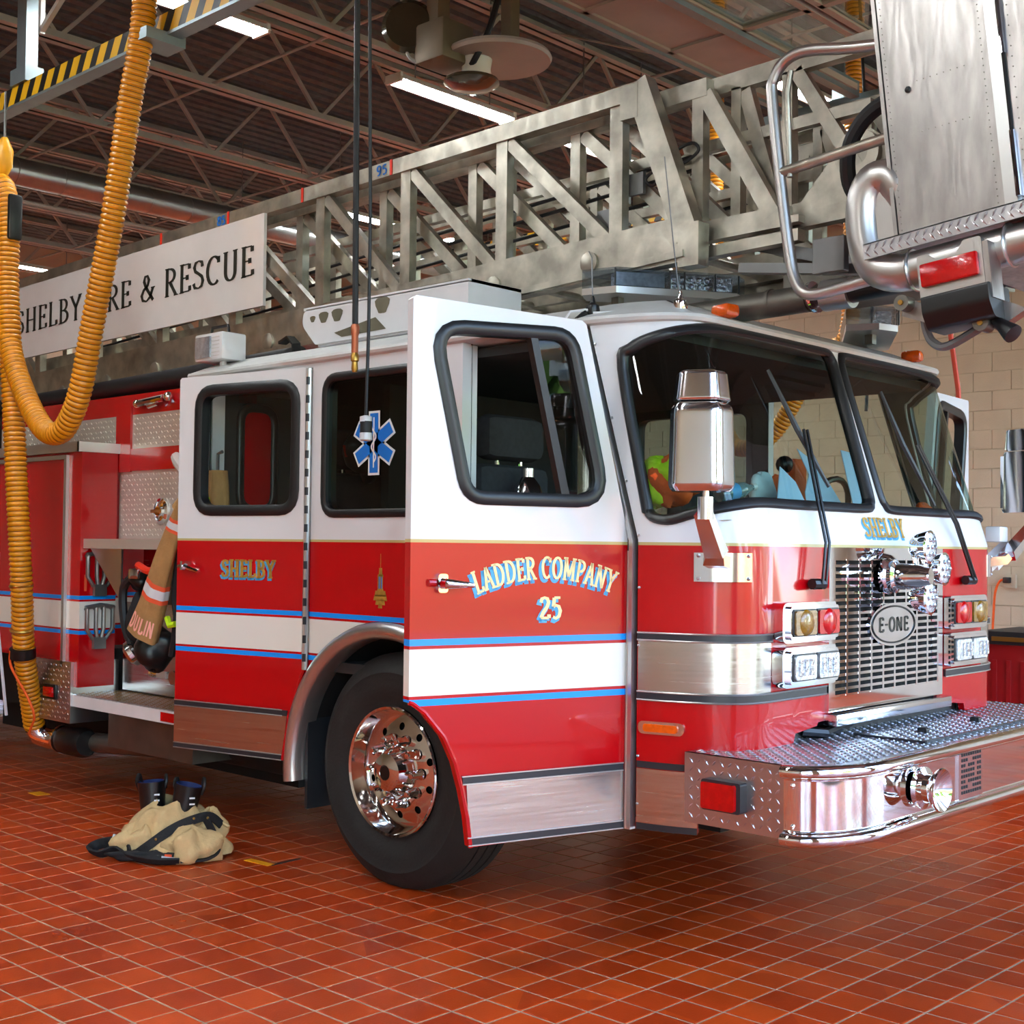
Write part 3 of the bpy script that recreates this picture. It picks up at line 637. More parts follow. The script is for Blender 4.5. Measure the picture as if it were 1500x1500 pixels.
# star decal on the rear side window
cx_, cz_ = -.106, 2.045
dec = None
for grow, m, d in ((.011, 'decal_white', .008), (0, 'decal_blue', .0065)):
    b = MB()
    for a in (90, 30, -30):
        c, s_ = math.cos(math.radians(a)), math.sin(math.radians(a)); L_, w_ = .139 + grow, .029 + grow
        b.add([sideR(cx_ + x * c - y * s_, cz_ + x * s_ + y * c, d) for x, y in ((-L_, -w_), (L_, -w_), (L_, w_), (-L_, w_))], [(0, 1, 2, 3)])
    dec = b.build('star_decal', m, TR, 0)
b = MB(); ribbon(b, [(cx_, cz_ - .115), (cx_, cz_ + .12)], lambda x, y: sideR(x, y, .0055), .008, .008)
ribbon(b, [(cx_ + .016 * math.sin(i * .62), cz_ - .09 + i * .0095) for i in range(19)], lambda x, y: sideR(x, y, .005), .009, .008); b.build('serpent_staff', 'decal_white', TR, 0)
# little gold tower decal below it
b = MB(); 
for w_, z0, z1 in ((.002, 1.46, 1.53), (.012, 1.43, 1.465), (.02, 1.425, 1.435), (.022, 1.36, 1.37), (.04, 1.335, 1.36), (.048, 1.315, 1.34), (.034, 1.295, 1.318), (.014, 1.28, 1.297)): b.add([sideR(-.036 + x, z, -.002) for x, z in ((-w_, z0), (w_, z0), (w_ * .85, z1), (-w_ * .85, z1))], [(0, 1, 2, 3)])
for x in (-.019, -.004, .011): b.add([sideR(-.036 + x + q, z, -.002) for q, z in ((0, 1.368), (.006, 1.368), (.006, 1.428), (0, 1.428))], [(0, 1, 2, 3)])
b.build('tower_decal', 'letter_gold_dark', TR, 0)
b = MB()
for x in (-.012, .004): b.add([sideR(-.036 + x + q, z, -.0015) for q, z in ((0, 1.37), (.008, 1.37), (.008, 1.425), (0, 1.425))], [(0, 1, 2, 3)])
b.build('tower_decal_window', 'decal_blue', TR, 0)
# --- roof
def ring(z, off):
    pts = []
    for i in range(61):
        s = NL * i / 60; p = nose(s, 2.475, -off); p.z = z; pts.append(p)
    return [V((-1.62, -off, z))] + [V((x, -off + .0, z)) for x in (-.6, .5)] + pts + [V((x, W + off, z)) for x in (.5, -.6)] + [V((-1.62, W + off, z))]
rf = MB(); rings = [ring(2.455, .0), ring(2.462, .022), ring(2.475, .028), ring(2.488, .022), ring(2.492, .006), ring(2.575, -.2)]
k = len(rings[0])
rf.add([p for r in rings for p in r], [(i * k + j, i * k + j + 1, (i + 1) * k + j + 1, (i + 1) * k + j) for i in range(len(rings) - 1) for j in range(k - 1)])
o = len(rf.v) - k; rf.f.append(tuple(range(o, o + k)))
rf.add([p - V((0, 0, .0)) for p in rings[0]], [tuple(range(k - 1, -1, -1))]); rf.build('cab_roof', 'dull_white_paint', TR, 40)
# rear cab wall, floor, liner, dash, seats
MB().box((-1.62, .03, .5), (-1.58, W - .03, 2.5)).build('cab_rear_wall', 'white_paint', TR, 0)
inn = MB().box((-1.57, .08, .95), (1.45, W - .08, 1.0)).box((1.45, .3, .95), (1.78, W - .3, 1.0)).box((-1.575, .06, .95), (-1.55, W - .06, 2.44)).box((-1.57, .1, 2.40), (1.45, W - .1, 2.44)).box((-.62, .5, 1.0), (-.56, W - .5, 2.4)); inn.build('cab_liner', 'cab_liner', TR, 0)
MB().grid(lambda u, v: V((1.28 + .50 * v - .05 * math.sin(pi * u), .12 + (W - .24) * u, 1.55 + .13 * math.sin(v * pi * .5))), 20, 8).box((1.25, .12, 1.0), (1.3, W - .12, 1.56)).build('dashboard', 'dash_grey', TR)
MB().box((.3, .9, 1.0), (1.25, 1.6, 1.62), bev=.06).build('engine_cover', 'dash_grey', TR)
def seat(x, y, yaw=0):
    M = Matrix.Translation((x, y, 0)) @ Matrix.Rotation(yaw, 4, 'Z')
    s = MB().box((-.25, -.25, 1.28), (.25, .25, 1.42), M, .05).box((-.32, -.24, 1.38), (-.2, .24, 1.95), M, .05).box((-.15, -.2, 1.0), (.15, .2, 1.3), M).build('seat', 'seat_cloth', TR)
    MB().box((-.33, -.2, 1.97), (-.19, .2, 2.18), M, .055).build('headrest', 'seat_cloth', s)
    MB().cyl(M @ V((-.26, -.08, 1.85)), M @ V((-.26, -.08, 2.0)), .012, 8).cyl(M @ V((-.26, .08, 1.85)), M @ V((-.26, .08, 2.0)), .012, 8).build('headrest_post', 'chrome', s)
    return s
seat(.58, .47); seat(.58, W - .5); seat(-1.15, .55, pi); seat(-1.15, W - .55, 0)
sw = MB().tube([V((1.12, W - .55, 1.72)) + V((.08 * math.sin(a), .22 * math.cos(a), .21 * math.sin(a))) for a in [2 * pi * i / 24 for i in range(24)]], .016, 8, True).cyl((1.12, W - .55, 1.72), (1.3, W - .55, 1.5), .03, 10).beam((1.12, W - .75, 1.72), (1.12, W - .35, 1.72), .03, .02); sw.build('steering_wheel', 'black_plastic', TR)
# --- doors
def front_door(mp, main):
    arc_ = [(.93, 1.022), (.916, 1.018), (.87, .985), (.791, .894), (.745, .80), (.715, .70), (.692, .60), (.678, .495)]
    outl = [(.006, .505), (-.002, 1.59), (.205, 2.415), (.225, 2.428), (.92, 2.452), (.932, 2.44)] + arc_
    win = rpoly([(.85, 2.352), (.27, 2.372), (.112, 1.745), (.71, 1.745)], [.1, .1, .1, .09])
    if not main: mp0 = mp
    dr = sheet(MB(), outl, [win], mp, .045).build('front_door', 'two_tone_striped_paint', TR, 40)
    rub('window_gasket', win, mp, dr, .05, -.014, .05)
    dv = [(.452, 2.36), (.436, 2.36), (.288, 1.757), (.304, 1.757)]
    MB().prism([(.458, 2.362), (.428, 2.362), (.275, 1.757), (.31, 1.757)], mp, -.006, .03).build('vent_bar', 'rubber', dr, 0)
    pane('vent_glass', [(.428, 2.36), (.27, 2.362), (.122, 1.757), (.275, 1.757)], mp, dr, 'side_glass', .014)
    for z0, z1, m, a0 in ((.749, .722, 'black_strip', .716), (.722, .53, 'stainless', .70), (.53, .503, 'black_strip', .682)):
        sheet(MB(), [(.02, z1), (a0 - (.0 if m == 'black_strip' else .012), z1), (a0, z0), (.02, z0)], [], lambda u, w, q: mp(u, w, -.006 + q), .006).build('kick_plate', m, dr, 0)
    for z in (.75, .722, .53, .502): MB().cyl(mp(.02, z, -.007), mp(.69 + (z - .5) * .12, z, -.007), .003, 5).build('bright_edge', 'trim_aluminium', dr)
    MB().tube([mp(s, z, .0) for s, z in arc_], .009, 6).build('door_edge_seal', 'red_paint', dr)
    MB().cyl(mp(.008, .5, -.008), mp(.0, 1.56, -.008), .011, 8).build('piano_hinge', 'trim_aluminium', dr)
    hd = MB().prism(rpoly([(.79, 1.405), (.828, 1.405), (.828, 1.472), (.79, 1.472)], .012), mp, -.018, 0).build('handle_plate', 'chrome', dr)
    MB().tube([mp(.808, 1.438, -.02), mp(.808, 1.438, -.05), mp(.785, 1.437, -.055), mp(.705, 1.432, -.05)], [.02, .019, .016, .009], 10).build('door_handle', 'chrome', dr)
    MB().cyl(mp(.835, 1.44, -.004), mp(.862, 1.44, -.004), .014, 10).build('lock_button', 'red_lens', dr)
    if main:
        s1 = 'LADDER COMPANY'; tw = text_width(s1); R_ = .80; sc_ = .60 / tw; sm = .372; zc = 1.455 - R_
        def arch(x, y, dx, dz, d):
            th = (x - tw / 2) * sc_ / R_; r = R_ + y * .079; return mp(sm - r * math.sin(th) + dx, zc + r * math.cos(th) + dz, d)
        text(MB(), s1, lambda x, y: arch(x, y, .010, -.012, -.0015), .26, .15, sw=.16).build('lettering', 'letter_blue', dr, 0)
        text(MB(), s1, lambda x, y: arch(x, y, 0, 0, -.003), .19, .1, sw=.15).build('lettering', 'letter_gold', dr, 0)
        for dx, dz, d, m, T, t in ((.008, -.010, -.0015, 'letter_blue', .3, .2), (0, 0, -.003, 'letter_gold', .2, .12)):
            text(MB(), '25', lambda x, y: mp(.402 - x * .078 + dx, 1.305 + y * .08 + dz, d), T, t).build('lettering', m, dr, 0)
    # inner trim panel
    MB().prism([(.06, .8), (.06, 1.68), (.85, 1.68), (.85, 1.05), (.72, .8)], mp, .045, .06).build('door_card', 'cab_liner', dr, 0)
    return dr
front_door(fdR, True); front_door(fdL, False)
cdo = [(.0, .985), (-.0, 2.440), (.875, 2.436), (.886, 2.425), (.886, .507), (.137, .507), (.122, .60), (.092, .722), (.045, .87)]
cw = rpoly([(.748, 1.738), (.085, 1.738), (.085, 2.362), (.745, 2.362)], .1)
cdr = sheet(MB(), cdo, [cw], crewR, .045).build('crew_door', 'two_tone_striped_paint', TR, 40)
rub('window_gasket', cw, crewR, cdr, .055, -.014, .05); pane('door_glass', [(a, b) for a, b in cw], crewR, cdr, 'clear_glass', .03)
for z0, z1, m in ((.751, .724, 'black_strip'), (.724, .532, 'stainless'), (.532, .505, 'black_strip')):
    sheet(MB(), [(.883, z1), (.883, z0), (.137 - (z0 - .5) * .12, z0), (.14 - (z1 - .5) * .12, z1)], [], lambda u, w, q: crewR(u, w, -.006 + q), .006).build('kick_plate', m, cdr, 0)
for z in (.752, .724, .532, .506): MB().cyl(crewR(.883, z, -.007), crewR(.14, z, -.007), .003, 5).build('bright_edge', 'trim_aluminium', cdr)
MB().tube([crewR(.137, .507), crewR(.122, .6), crewR(.092, .722), crewR(.045, .87), crewR(0, .985)], .01, 6).build('door_edge_seal', 'red_paint', cdr)
hg = MB().cyl(sideR(-.572, .96, -.014), sideR(-.572, 2.43, -.014), .016, 8).build('piano_hinge', 'trim_aluminium', cdr)
kn = MB()
for i in range(16): kn.cyl(sideR(-.568, 1.0 + i * .09, -.0215), sideR(-.568, 1.038 + i * .09, -.0215), .0105, 8)
kn.build('hinge_knuckle', 'black_strip', hg)
MB().tube([crewR(.86, 1.447, -.012), crewR(.80, 1.45, -.03), crewR(.70, 1.425, -.03)], [.012, .016, .010], 8).box(tuple(crewR(.80, 1.43, -.03) - V((.012, .02, .0))), tuple(crewR(.80, 1.475, -.0) + V((.012, .0, 0)))).build('door_handle', 'chrome', cdr)
for dx, dz, d, m, T, t in ((.006, -.009, -.0015, 'letter_blue', .34, .2), (0, 0, -.003, 'letter_gold_dark', .22, .12)):
    text(MB(), 'SHELBY', lambda x, y: crewR(.565 - x * .36 / text_width('SHELBY') + dx, 1.402 + y * .083 + dz, d), T, t, sw=.17).build('lettering', m, cdr, 0)
    text(MB(), 'SHELBY', lambda x, y: nose(1.315 + x * .36 / text_width('SHELBY') - dx, 1.632 + y * .078 + dz, d), T, t, sw=.17).build('lettering', m, TR, 0)
# inner second window frame of the crew doorway
MB().box((-1.545, .07, 1.0), (-1.52, .15, 2.42)).build('inner_post', 'white_paint', TR, 0)
# --- front wheel
def wheel(y, sg):
    c = (0, y, .53); ax = (0, sg, 0)
    prof = [(.292, .05), (.30, .03), (.335, .022), (.36, .010), (.40, .004), (.44, .008), (.455, .004), (.47, .012), (.505, .035), (.532, .058), (.543, .075), (.546, .12), (.534, .122), (.534, .13), (.546, .132), (.546, .18), (.534, .182), (.534, .19), (.546, .192), (.546, .24), (.534, .242), (.534, .25), (.546, .252), (.543, .30), (.51, .335), (.42, .36), (.3, .33)]
    t = MB().lathe(prof, c, ax, 64, False)
    for p in t.v: p.z = max(p.z, .0015)
    wt = t.build('wheel', 'tyre', TR, 30)
    MB().lathe([(.296, .028), (.302, .018), (.297, .012), (.286, .018), (.275, .05), (.262, .070), (.254, .085), (.252, .10)], c, ax, 48, False).build('wheel_rim', 'polished_wheel', wt, 40)
    holes = [circ(.203 * math.cos(2 * pi * i / 10 + .3), .203 * math.sin(2 * pi * i / 10 + .3), .018, n=12) for i in range(10)]
    def dm(u, w, d=0):
        r = math.hypot(u, w); return V((u, y + sg * (.080 - .03 * max(0, 1 - r / .26) + .012 * max(0, (r - .16) / .1) + d), .53 + w))
    sheet(MB(), circ(0, 0, .256, n=48), holes + [circ(0, 0, .1, n=24)], dm, .012, [-.12, 0, .12], [-.12, 0, .12]).build('wheel_disc', 'polished_wheel', wt, 30)
    MB().lathe([(.25, .13), (.25, .14)], c, ax, 24).build('brake_drum', 'dark_void', wt)
    MB().lathe([(.118, .08), (.115, .045), (.1, .015), (.085, -.012), (.06, -.02), (.035, -.023), (.03, -.017)], c, ax, 32).build('hub_cap', 'polished_wheel', wt, 40)
    MB().lathe([(.032, -.0215), (.031, -.025), (.0, -.025)], c, ax, 16).build('hub_centre', 'black_plastic', wt)
    for i in range(10):
        a = 2 * pi * i / 10; p = V((.148 * math.cos(a), y, .53 + .148 * math.sin(a)))
        MB().lathe([(.027, .066), (.024, .052), (.02, .044), (.019, .012), (.013, .002), (0, 0)], p, ax, 10).build('lug_nut', 'chrome', wt, 30)
wheel(.03, 1); wheel(W - .03, -1)
# chassis below, plus dark boxes added to keep light off the floor
ch = MB().box((-9, .75, .55), (1.7, .87, .8)).box((-9, W - .87, .55), (1.7, W - .75, .8)).cyl((0, .3, .5), (0, W - .3, .5), .09, 12).box((-1.6, .35, .5), (1.6, W - .35, .95)).box((-9, .3, .45), (-2.95, W - .3, .9)).box((-2.9, .45, .40), (-.75, W - .35, .9)).box((.75, .5, .42), (1.5, W - .5, .9)).box((-5, .6, .2), (-1.4, 2.05, .5)).cyl((-1.0, .45, .42), (-2.4, .45, .42), .12, 14)
ch.build('chassis_and_blockers', 'dark_void', TR, 30)
ex = MB().cyl((-2.2, .3, .36), (-3.0, .14, .33), .06, 14).build('exhaust_pipe', 'dark_aluminium', TR)

# framed inner window on the rear wall of the crew cabin
iw = rpoly([(.27, 1.76), (.50, 1.76), (.50, 2.33), (.27, 2.33)], .09); rwm = lambda u, w, d=0: V((-1.545 - d, u, w))
iwf = rub('inner_window_frame', iw, rwm, TR, .05, -.02, .004); sheet(MB(), iw, [], lambda u, w, q: rwm(u, w, -.003 + q), .002).build('inner_window_pane', 'red_paint', iwf, 0)
# ---------------------------------------------------------------- front bumper
BX0, BX1, BZ0, BZ1 = 1.68, 2.285, .565, .82
_b = [(BX0, 0), (2.105, 0)] + [(2.105 + .18 * math.sin(a) , .34 - .34 * math.cos(a)) for a in [pi / 2 * i / 10 for i in range(1, 11)]]
bplan = _b + [(BX1, W / 2)] + [(x, W - y) for x, y in _b[::-1]]
bl = [0]
for a, b in zip(bplan[:-1], bplan[1:]): bl.append(bl[-1] + math.hypot(b[0] - a[0], b[1] - a[1]))
def bumper(s, z, d=0):
    i = 0; s = min(max(s, 0), bl[-1])
    while i < len(bl) - 2 and bl[i + 1] < s: i += 1
    a, b = V((*bplan[i], 0)), V((*bplan[i + 1], 0)); t = (b - a).normalized(); p = a + t * (s - bl[i]); n = V((t.y, -t.x, 0)); return V((p.x - n.x * d, p.y - n.y * d, z))
BE = bl[-1]; sE = .425
BUM = MB()
for a, b in ((.0, sE), (BE - sE, BE)): sheet(BUM, [(a, BZ0), (b, BZ0), (b, BZ1), (a, BZ1)], [], bumper, .02)
tp = [(BX0 - .05, .02)] + [(x, y) for x, y in bplan if True] + [(BX0 - .05, W - .02)]
BUM.prism([(x, y) for x, y in bplan], lambda u, w, d: V((u, w, BZ1 - .006 + d)), -.02, .006)
bo = BUM.build('bumper', 'tread_plate_metal', TR, 30)
tg = [.92 - .02, 1.55 + .02]
def onside(s, z, d=0): return bumper(s, z, d)
for a, b, sgn in ((.0, sE, 1), (BE - sE, BE, 1)):
    t = MB(); treads(t, lambda u, w, d: bumper(u, w, d), a + .012, b - .012, BZ0 + .012, BZ1 - .01, .033, .014, .0045, .003)
    tag(t.build('tread_lozenges', 'tread_plate_metal', bo, 20, merge=False), kind='stuff')
def skip_top(u, w): 
    e = .34 - min(w, W - w)
    xm = 2.105 + .18 * math.sqrt(max(0, 1 - (e / .34) ** 2)) if e > 0 else BX1
    nd = 1.845 if .25 < w < W - .25 else 1.6
    return u > xm - .045 or u < nd - .3
t = MB(); treads(t, lambda u, w, d: V((u, w, BZ1 - d)), BX0 + .01, BX1 - .03, .02, W - .02, .031, .0135, .0045, .004, skip_top); tag(t.build('tread_lozenges', 'tread_plate_metal', bo, 20, merge=False), kind='stuff')
# hinged hatch in the bumper top
hb = MB().box((1.90, .86, BZ1), (2.20, 1.85, BZ1 + .008)).build('bumper_hatch', 'tread_plate_metal', bo, 0)
t = MB(); treads(t, lambda u, w, d: V((u, w, BZ1 + .008 - d)), 1.91, 2.19, .87, 1.84, .031, .0135, .0045, .004); tag(t.build('tread_lozenges', 'tread_plate_metal', bo, 20, merge=False), kind='stuff')
for y in (1.1, 1.6): MB().prism(rpoly([(2.06, -.012), (2.10, -.012), (2.10, .03), (2.06, .03)], .01), lambda u, w, d: V((u, y + d, BZ1 + w)), -.012, .012).build('hatch_latch', 'black_plastic', bo)
MB().box((2.205, .86, BZ1), (2.212, 1.85, BZ1 + .012)).box((1.9, .852, BZ1), (2.21, .86, BZ1 + .011)).build('hatch_edge', 'black_strip', bo, 0)
# polished front face with rolled edges
face = MB()
ss = [sE + (BE - 2 * sE) * i / 120 for i in range(121)]
prof = [(BZ0 + .004, .012), (BZ0 - .012, .0), (BZ0 - .018, -.02), (BZ0 - .008, -.036), (BZ0 + .012, -.038), (BZ0 + .024, -.03), (BZ0 + .03, -.012), (BZ0 + .034, -.006), (BZ0 + .037, -.006), (BZ0 + .06, -.006), (BZ1 - .07, -.006), (BZ1 - .049, -.006), (BZ1 - .046, -.006), (BZ1 - .042, -.012), (BZ1 - .036, -.03), (BZ1 - .024, -.038), (BZ1 - .004, -.036), (BZ1 + .008, -.02), (BZ1 + .006, .0), (BZ1 - .004, .012)]
face.grid(lambda u, v: bumper(ss[int(round(u * 120))], prof[int(round(v * 19))][0], prof[int(round(v * 19))][1]), 121, 20).build('chrome_face', 'chrome', bo, 60)
for s in (sE + .03, BE - sE - .03):
    for z in (.615, .755): MB().ball(bumper(s, z, -.008), .009, 10).build('bolt', 'chrome', bo)
# side marker lamp on the bumper end
for mp in (lambda s, z, d=0: bumper(s, z, d), lambda s, z, d=0: bumper(BE - s, z, d)):
    l = MB().prism(rpoly([(.105, .632), (.272, .632), (.272, .742), (.105, .742)], .012), mp, -.045, .0).build('side_lamp_bezel', 'black_strip', bo)
    MB().prism(rpoly([(.113, .64), (.255, .64), (.255, .734), (.113, .734)], .01), mp, -.06, -.04).build('side_lamp_lens', 'red_lens', bo)
# air horn on the bumper, speaker grille
hn = MB().lathe([(.045, 0), (.075, .01), (.078, .03), (.055, .04), (.05, .06), (.075, .085), (.082, .095), (.078, .1), (.05, .08), (.02, .065), (0, .062)], (BX1 + .006, .62, .695), (1, .0, 0), 28)
hn.build('air_horn', 'chrome', bo, 40)
sp = MB().box((BX1 + .004, .955, .60), (BX1 + .014, 1.17, .80)).build('speaker_grille', 'satin_chrome', bo, 0)
q = MB()
for i in range(9):
    for j in range(8):
        y, z = .975 + i * .0205 + .01, .618 + j * .021 + .008
        if abs(math.hypot(y - 1.062, (z - .70)) - .05) < .006: continue
        q.box((BX1 + .012, y - .006, z - .006), (BX1 + .0155, y + .006, z + .006))
tag(q.build('speaker_slots', 'dark_void', bo, 0), kind='stuff')
MB().tube([(1.9, .28, BZ0 - .02), (2.0, .3, BZ0 - .06), (2.12, .34, BZ0 - .055), (2.15, .36, BZ0 - .02), (2.0, .32, BZ0 - .02)], .014, 8, True).build('tow_eye', 'dark_aluminium', bo)
# ---------------------------------------------------------------- grille
def fr(u, w, d=0): return V((1.862 - d, u, w))                                    # plane just ahead of the nose
GY0, GY1, GZ0, GZ1 = .735, 1.728, .93, 1.57
MB().box((1.80, GY0, .90), (1.83, GY1, GZ1)).build('radiator', 'dark_void', TR, 0)
gf = sheet(MB(), [(GY0 - .012, GZ0 - .01), (GY1 + .012, GZ0 - .01), (GY1 + .012, GZ1 + .012), (GY0 - .012, GZ1 + .012)], [[(GY0 + .035, GZ0 + .05), (GY1 - .03, GZ0 + .05), (GY1 - .03, GZ1 - .035), (GY0 + .035, GZ1 - .035)]], fr, .03).build('grille', 'chrome', TR, 0)
gy0, gy1, gz0, gz1 = GY0 + .035, GY1 - .03, GZ0 + .05, GZ1 - .035; NR, NCc = 20, 9
ov = lambda y, z: ((y - 1.262) / .205) ** 2 + ((z - 1.255) / .088) ** 2
slats = MB()
for r in range(NR + 1):
    z = gz0 + (gz1 - gz0) * r / NR; MB().box((1.845, gy0 - .005, z - .0058), (1.858, gy1 + .005, z + .0058)).build('grille_bar', 'chrome', gf, 0)
for c in range(NCc + 1):
    y = gy0 + (gy1 - gy0) * c / NCc; MB().box((1.845, y - .0075, gz0), (1.8595, y + .0075, gz1)).build('grille_post', 'chrome', gf, 0)
em = MB().prism(circ(1.262, 1.255, .212, .092, 40), lambda u, w, d: fr(u, w, d), -.004, .01).build('grille_emblem', 'chrome', gf, 0)
MB().tube([fr(1.262 + .192 * math.cos(a), 1.255 + .078 * math.sin(a), -.005) for a in [2 * pi * i / 40 for i in range(40)]], .004, 6, True).build('emblem_ring', 'black_plastic', gf)
text(MB(), 'E-ONE', lambda x, y: fr(1.262 - .135 + x * .27 / text_width('E-ONE', .1), 1.255 - .03 + y * .06, -.0055), .2, .14, gap=.1, serif=False).build('lettering', 'black_plastic', gf, 0)
MB().box((1.80, GY0 - .02, .868), (1.905, GY1 + .02, .915), bev=.006).build('grille_sill', 'satin_chrome', TR, 30)
und = MB()
und.tube([(1.8, .62, .85), (1.86, .7, .84), (1.8, 1.0, .85)], .02, 8).box((1.6, .5, .7), (1.8, 2.0, .86)); und.build('bumper_gap_parts', 'black_plastic', TR)
# ---------------------------------------------------------------- headlamp clusters
def lampbox(mp, z0, z1, kinds, nm):
    bz = MB().prism(rpoly([(.0, z0), (.395, z0), (.395, z1), (.0, z1)], [.035, .012, .012, .035]), mp, -.052, .03).build(nm, 'chrome', TR, 40)
    MB().prism(rpoly([(.035, z0 + .012), (.392, z0 + .012), (.392, z1 - .012), (.035, z1 - .012)], .016), mp, -.066, -.045).build('bezel_rim', 'chrome', bz, 40)
    for i, m in enumerate(kinds):
        a = .055 + i * .172; b = a + .152
        MB().prism(rpoly([(a - .006, z0 + .024), (b + .006, z0 + .024), (b + .006, z1 - .024), (a - .006, z1 - .024)], .01), mp, -.07, -.06).build('lamp_surround', 'black_strip', bz, 40)
        MB().prism(rpoly([(a, z0 + .03), (b, z0 + .03), (b, z1 - .03), (a, z1 - .03)], .012), mp, -.078, -.055).build('lamp_lens', m, bz, 40)
        cyy, czz = (a + b) / 2, (z0 + z1) / 2
        if m == 'clear_lens':
            ch_ = MB()
            for q in range(3): ch_.box((0, 0, 0), (1, 1, 1), Matrix.Translation(mp(a + .02 + q * .04, z0 + .045, -.078)) @ Matrix.Diagonal((.006, .022, z1 - z0 - .09, 1)))
            ch_.build('lamp_reflector', 'lens_reflector', bz, 0)
        else: MB().lathe([(.052, -.002), (.046, .006), (.03, .012), (.0, .015)], mp(cyy, czz, -.077), (1, 0, 0), 20).build('lamp_dome', m, bz)
yr = GY0 - .415; yl = GY1 + .415
hR = lambda u, w, d=0: V((1.845 - d, yr + u, w)); hL = lambda u, w, d=0: V((1.845 - d, yl - u, w))
for mp in (hR, hL):
    lampbox(mp, 1.215, 1.368, ('olive_lens', 'red_lens'), 'warning_lamp_pair'); lampbox(mp, 1.045, 1.198, ('clear_lens', 'clear_lens'), 'headlamp_pair')
# amber clearance lamps on the roof brow and side
for s in (.70, NL - .62):
    if abs(s - NC) < .4: continue
    p = nose(s, 2.535, .03); M = Matrix.Translation(p) @ Matrix.Rotation(-.2 if s < NC else .2, 4, 'Z')
    MB().box((-.045, -.04, -.025), (.055, .04, .03), M, .018).build('clearance_lamp', 'amber_lens', TR, 40)
mk = MB().prism(rpoly([(.012, .868), (.195, .868), (.195, .916), (.012, .916)], .023), lambda u, w, d: nose(u, w, d), -.012, 0).build('side_marker_bezel', 'chrome', TR, 40)
MB().prism(rpoly([(.035, .877), (.17, .877), (.17, .907), (.035, .907)], .012), lambda u, w, d: nose(u, w, d), -.018, -.01).build('side_marker_lens', 'amber_lens', TR, 40)
# ---------------------------------------------------------------- chrome spotlight cluster in front of the grille
spb = MB().lathe([(.075, 0), (.078, .02), (.07, .03), (.072, .05), (.055, .06), (.05, .16), (.035, .2)], (1.86, 1.19, 1.462), (1, .12, .02), 28)
sb = spb.build('spotlight_bracket', 'chrome', TR, 40)
ctr = V((2.02, 1.27, 1.475))
for px_, pz_ in ((1.292, 1.588), (1.43, 1.495), (1.298, 1.372)):
    p = V((2.0, px_, pz_)); MB().tube([V((1.99, 1.21, 1.468)), ctr - V((.03, 0, 0)), p + V((-.04, 0, 0))], [.04, .035, .03], 12).build('spotlight_arm', 'chrome', sb)
    MB().lathe([(.0, -.075), (.03, -.07), (.056, -.045), (.066, -.005), (.07, .01), (.072, .016), (.062, .02)], p, (1, .05, 0), 28, False).build('spotlight_shell', 'chrome', sb, 40)
    ln = MB().lathe([(.063, .016), (.04, .022), (0, .025)], p, (1, .05, 0), 24); ln.build('spotlight_lens', 'clear_lens', sb)
    bd_ = MB()
    for a, r in [(i * pi / 3, .034) for i in range(6)] + [(0, 0)]: bd_.ball(p + V((.022, r * math.cos(a), r * math.sin(a))), .011, 8)
    bd_.build('spotlight_bulb', 'lens_reflector', sb)
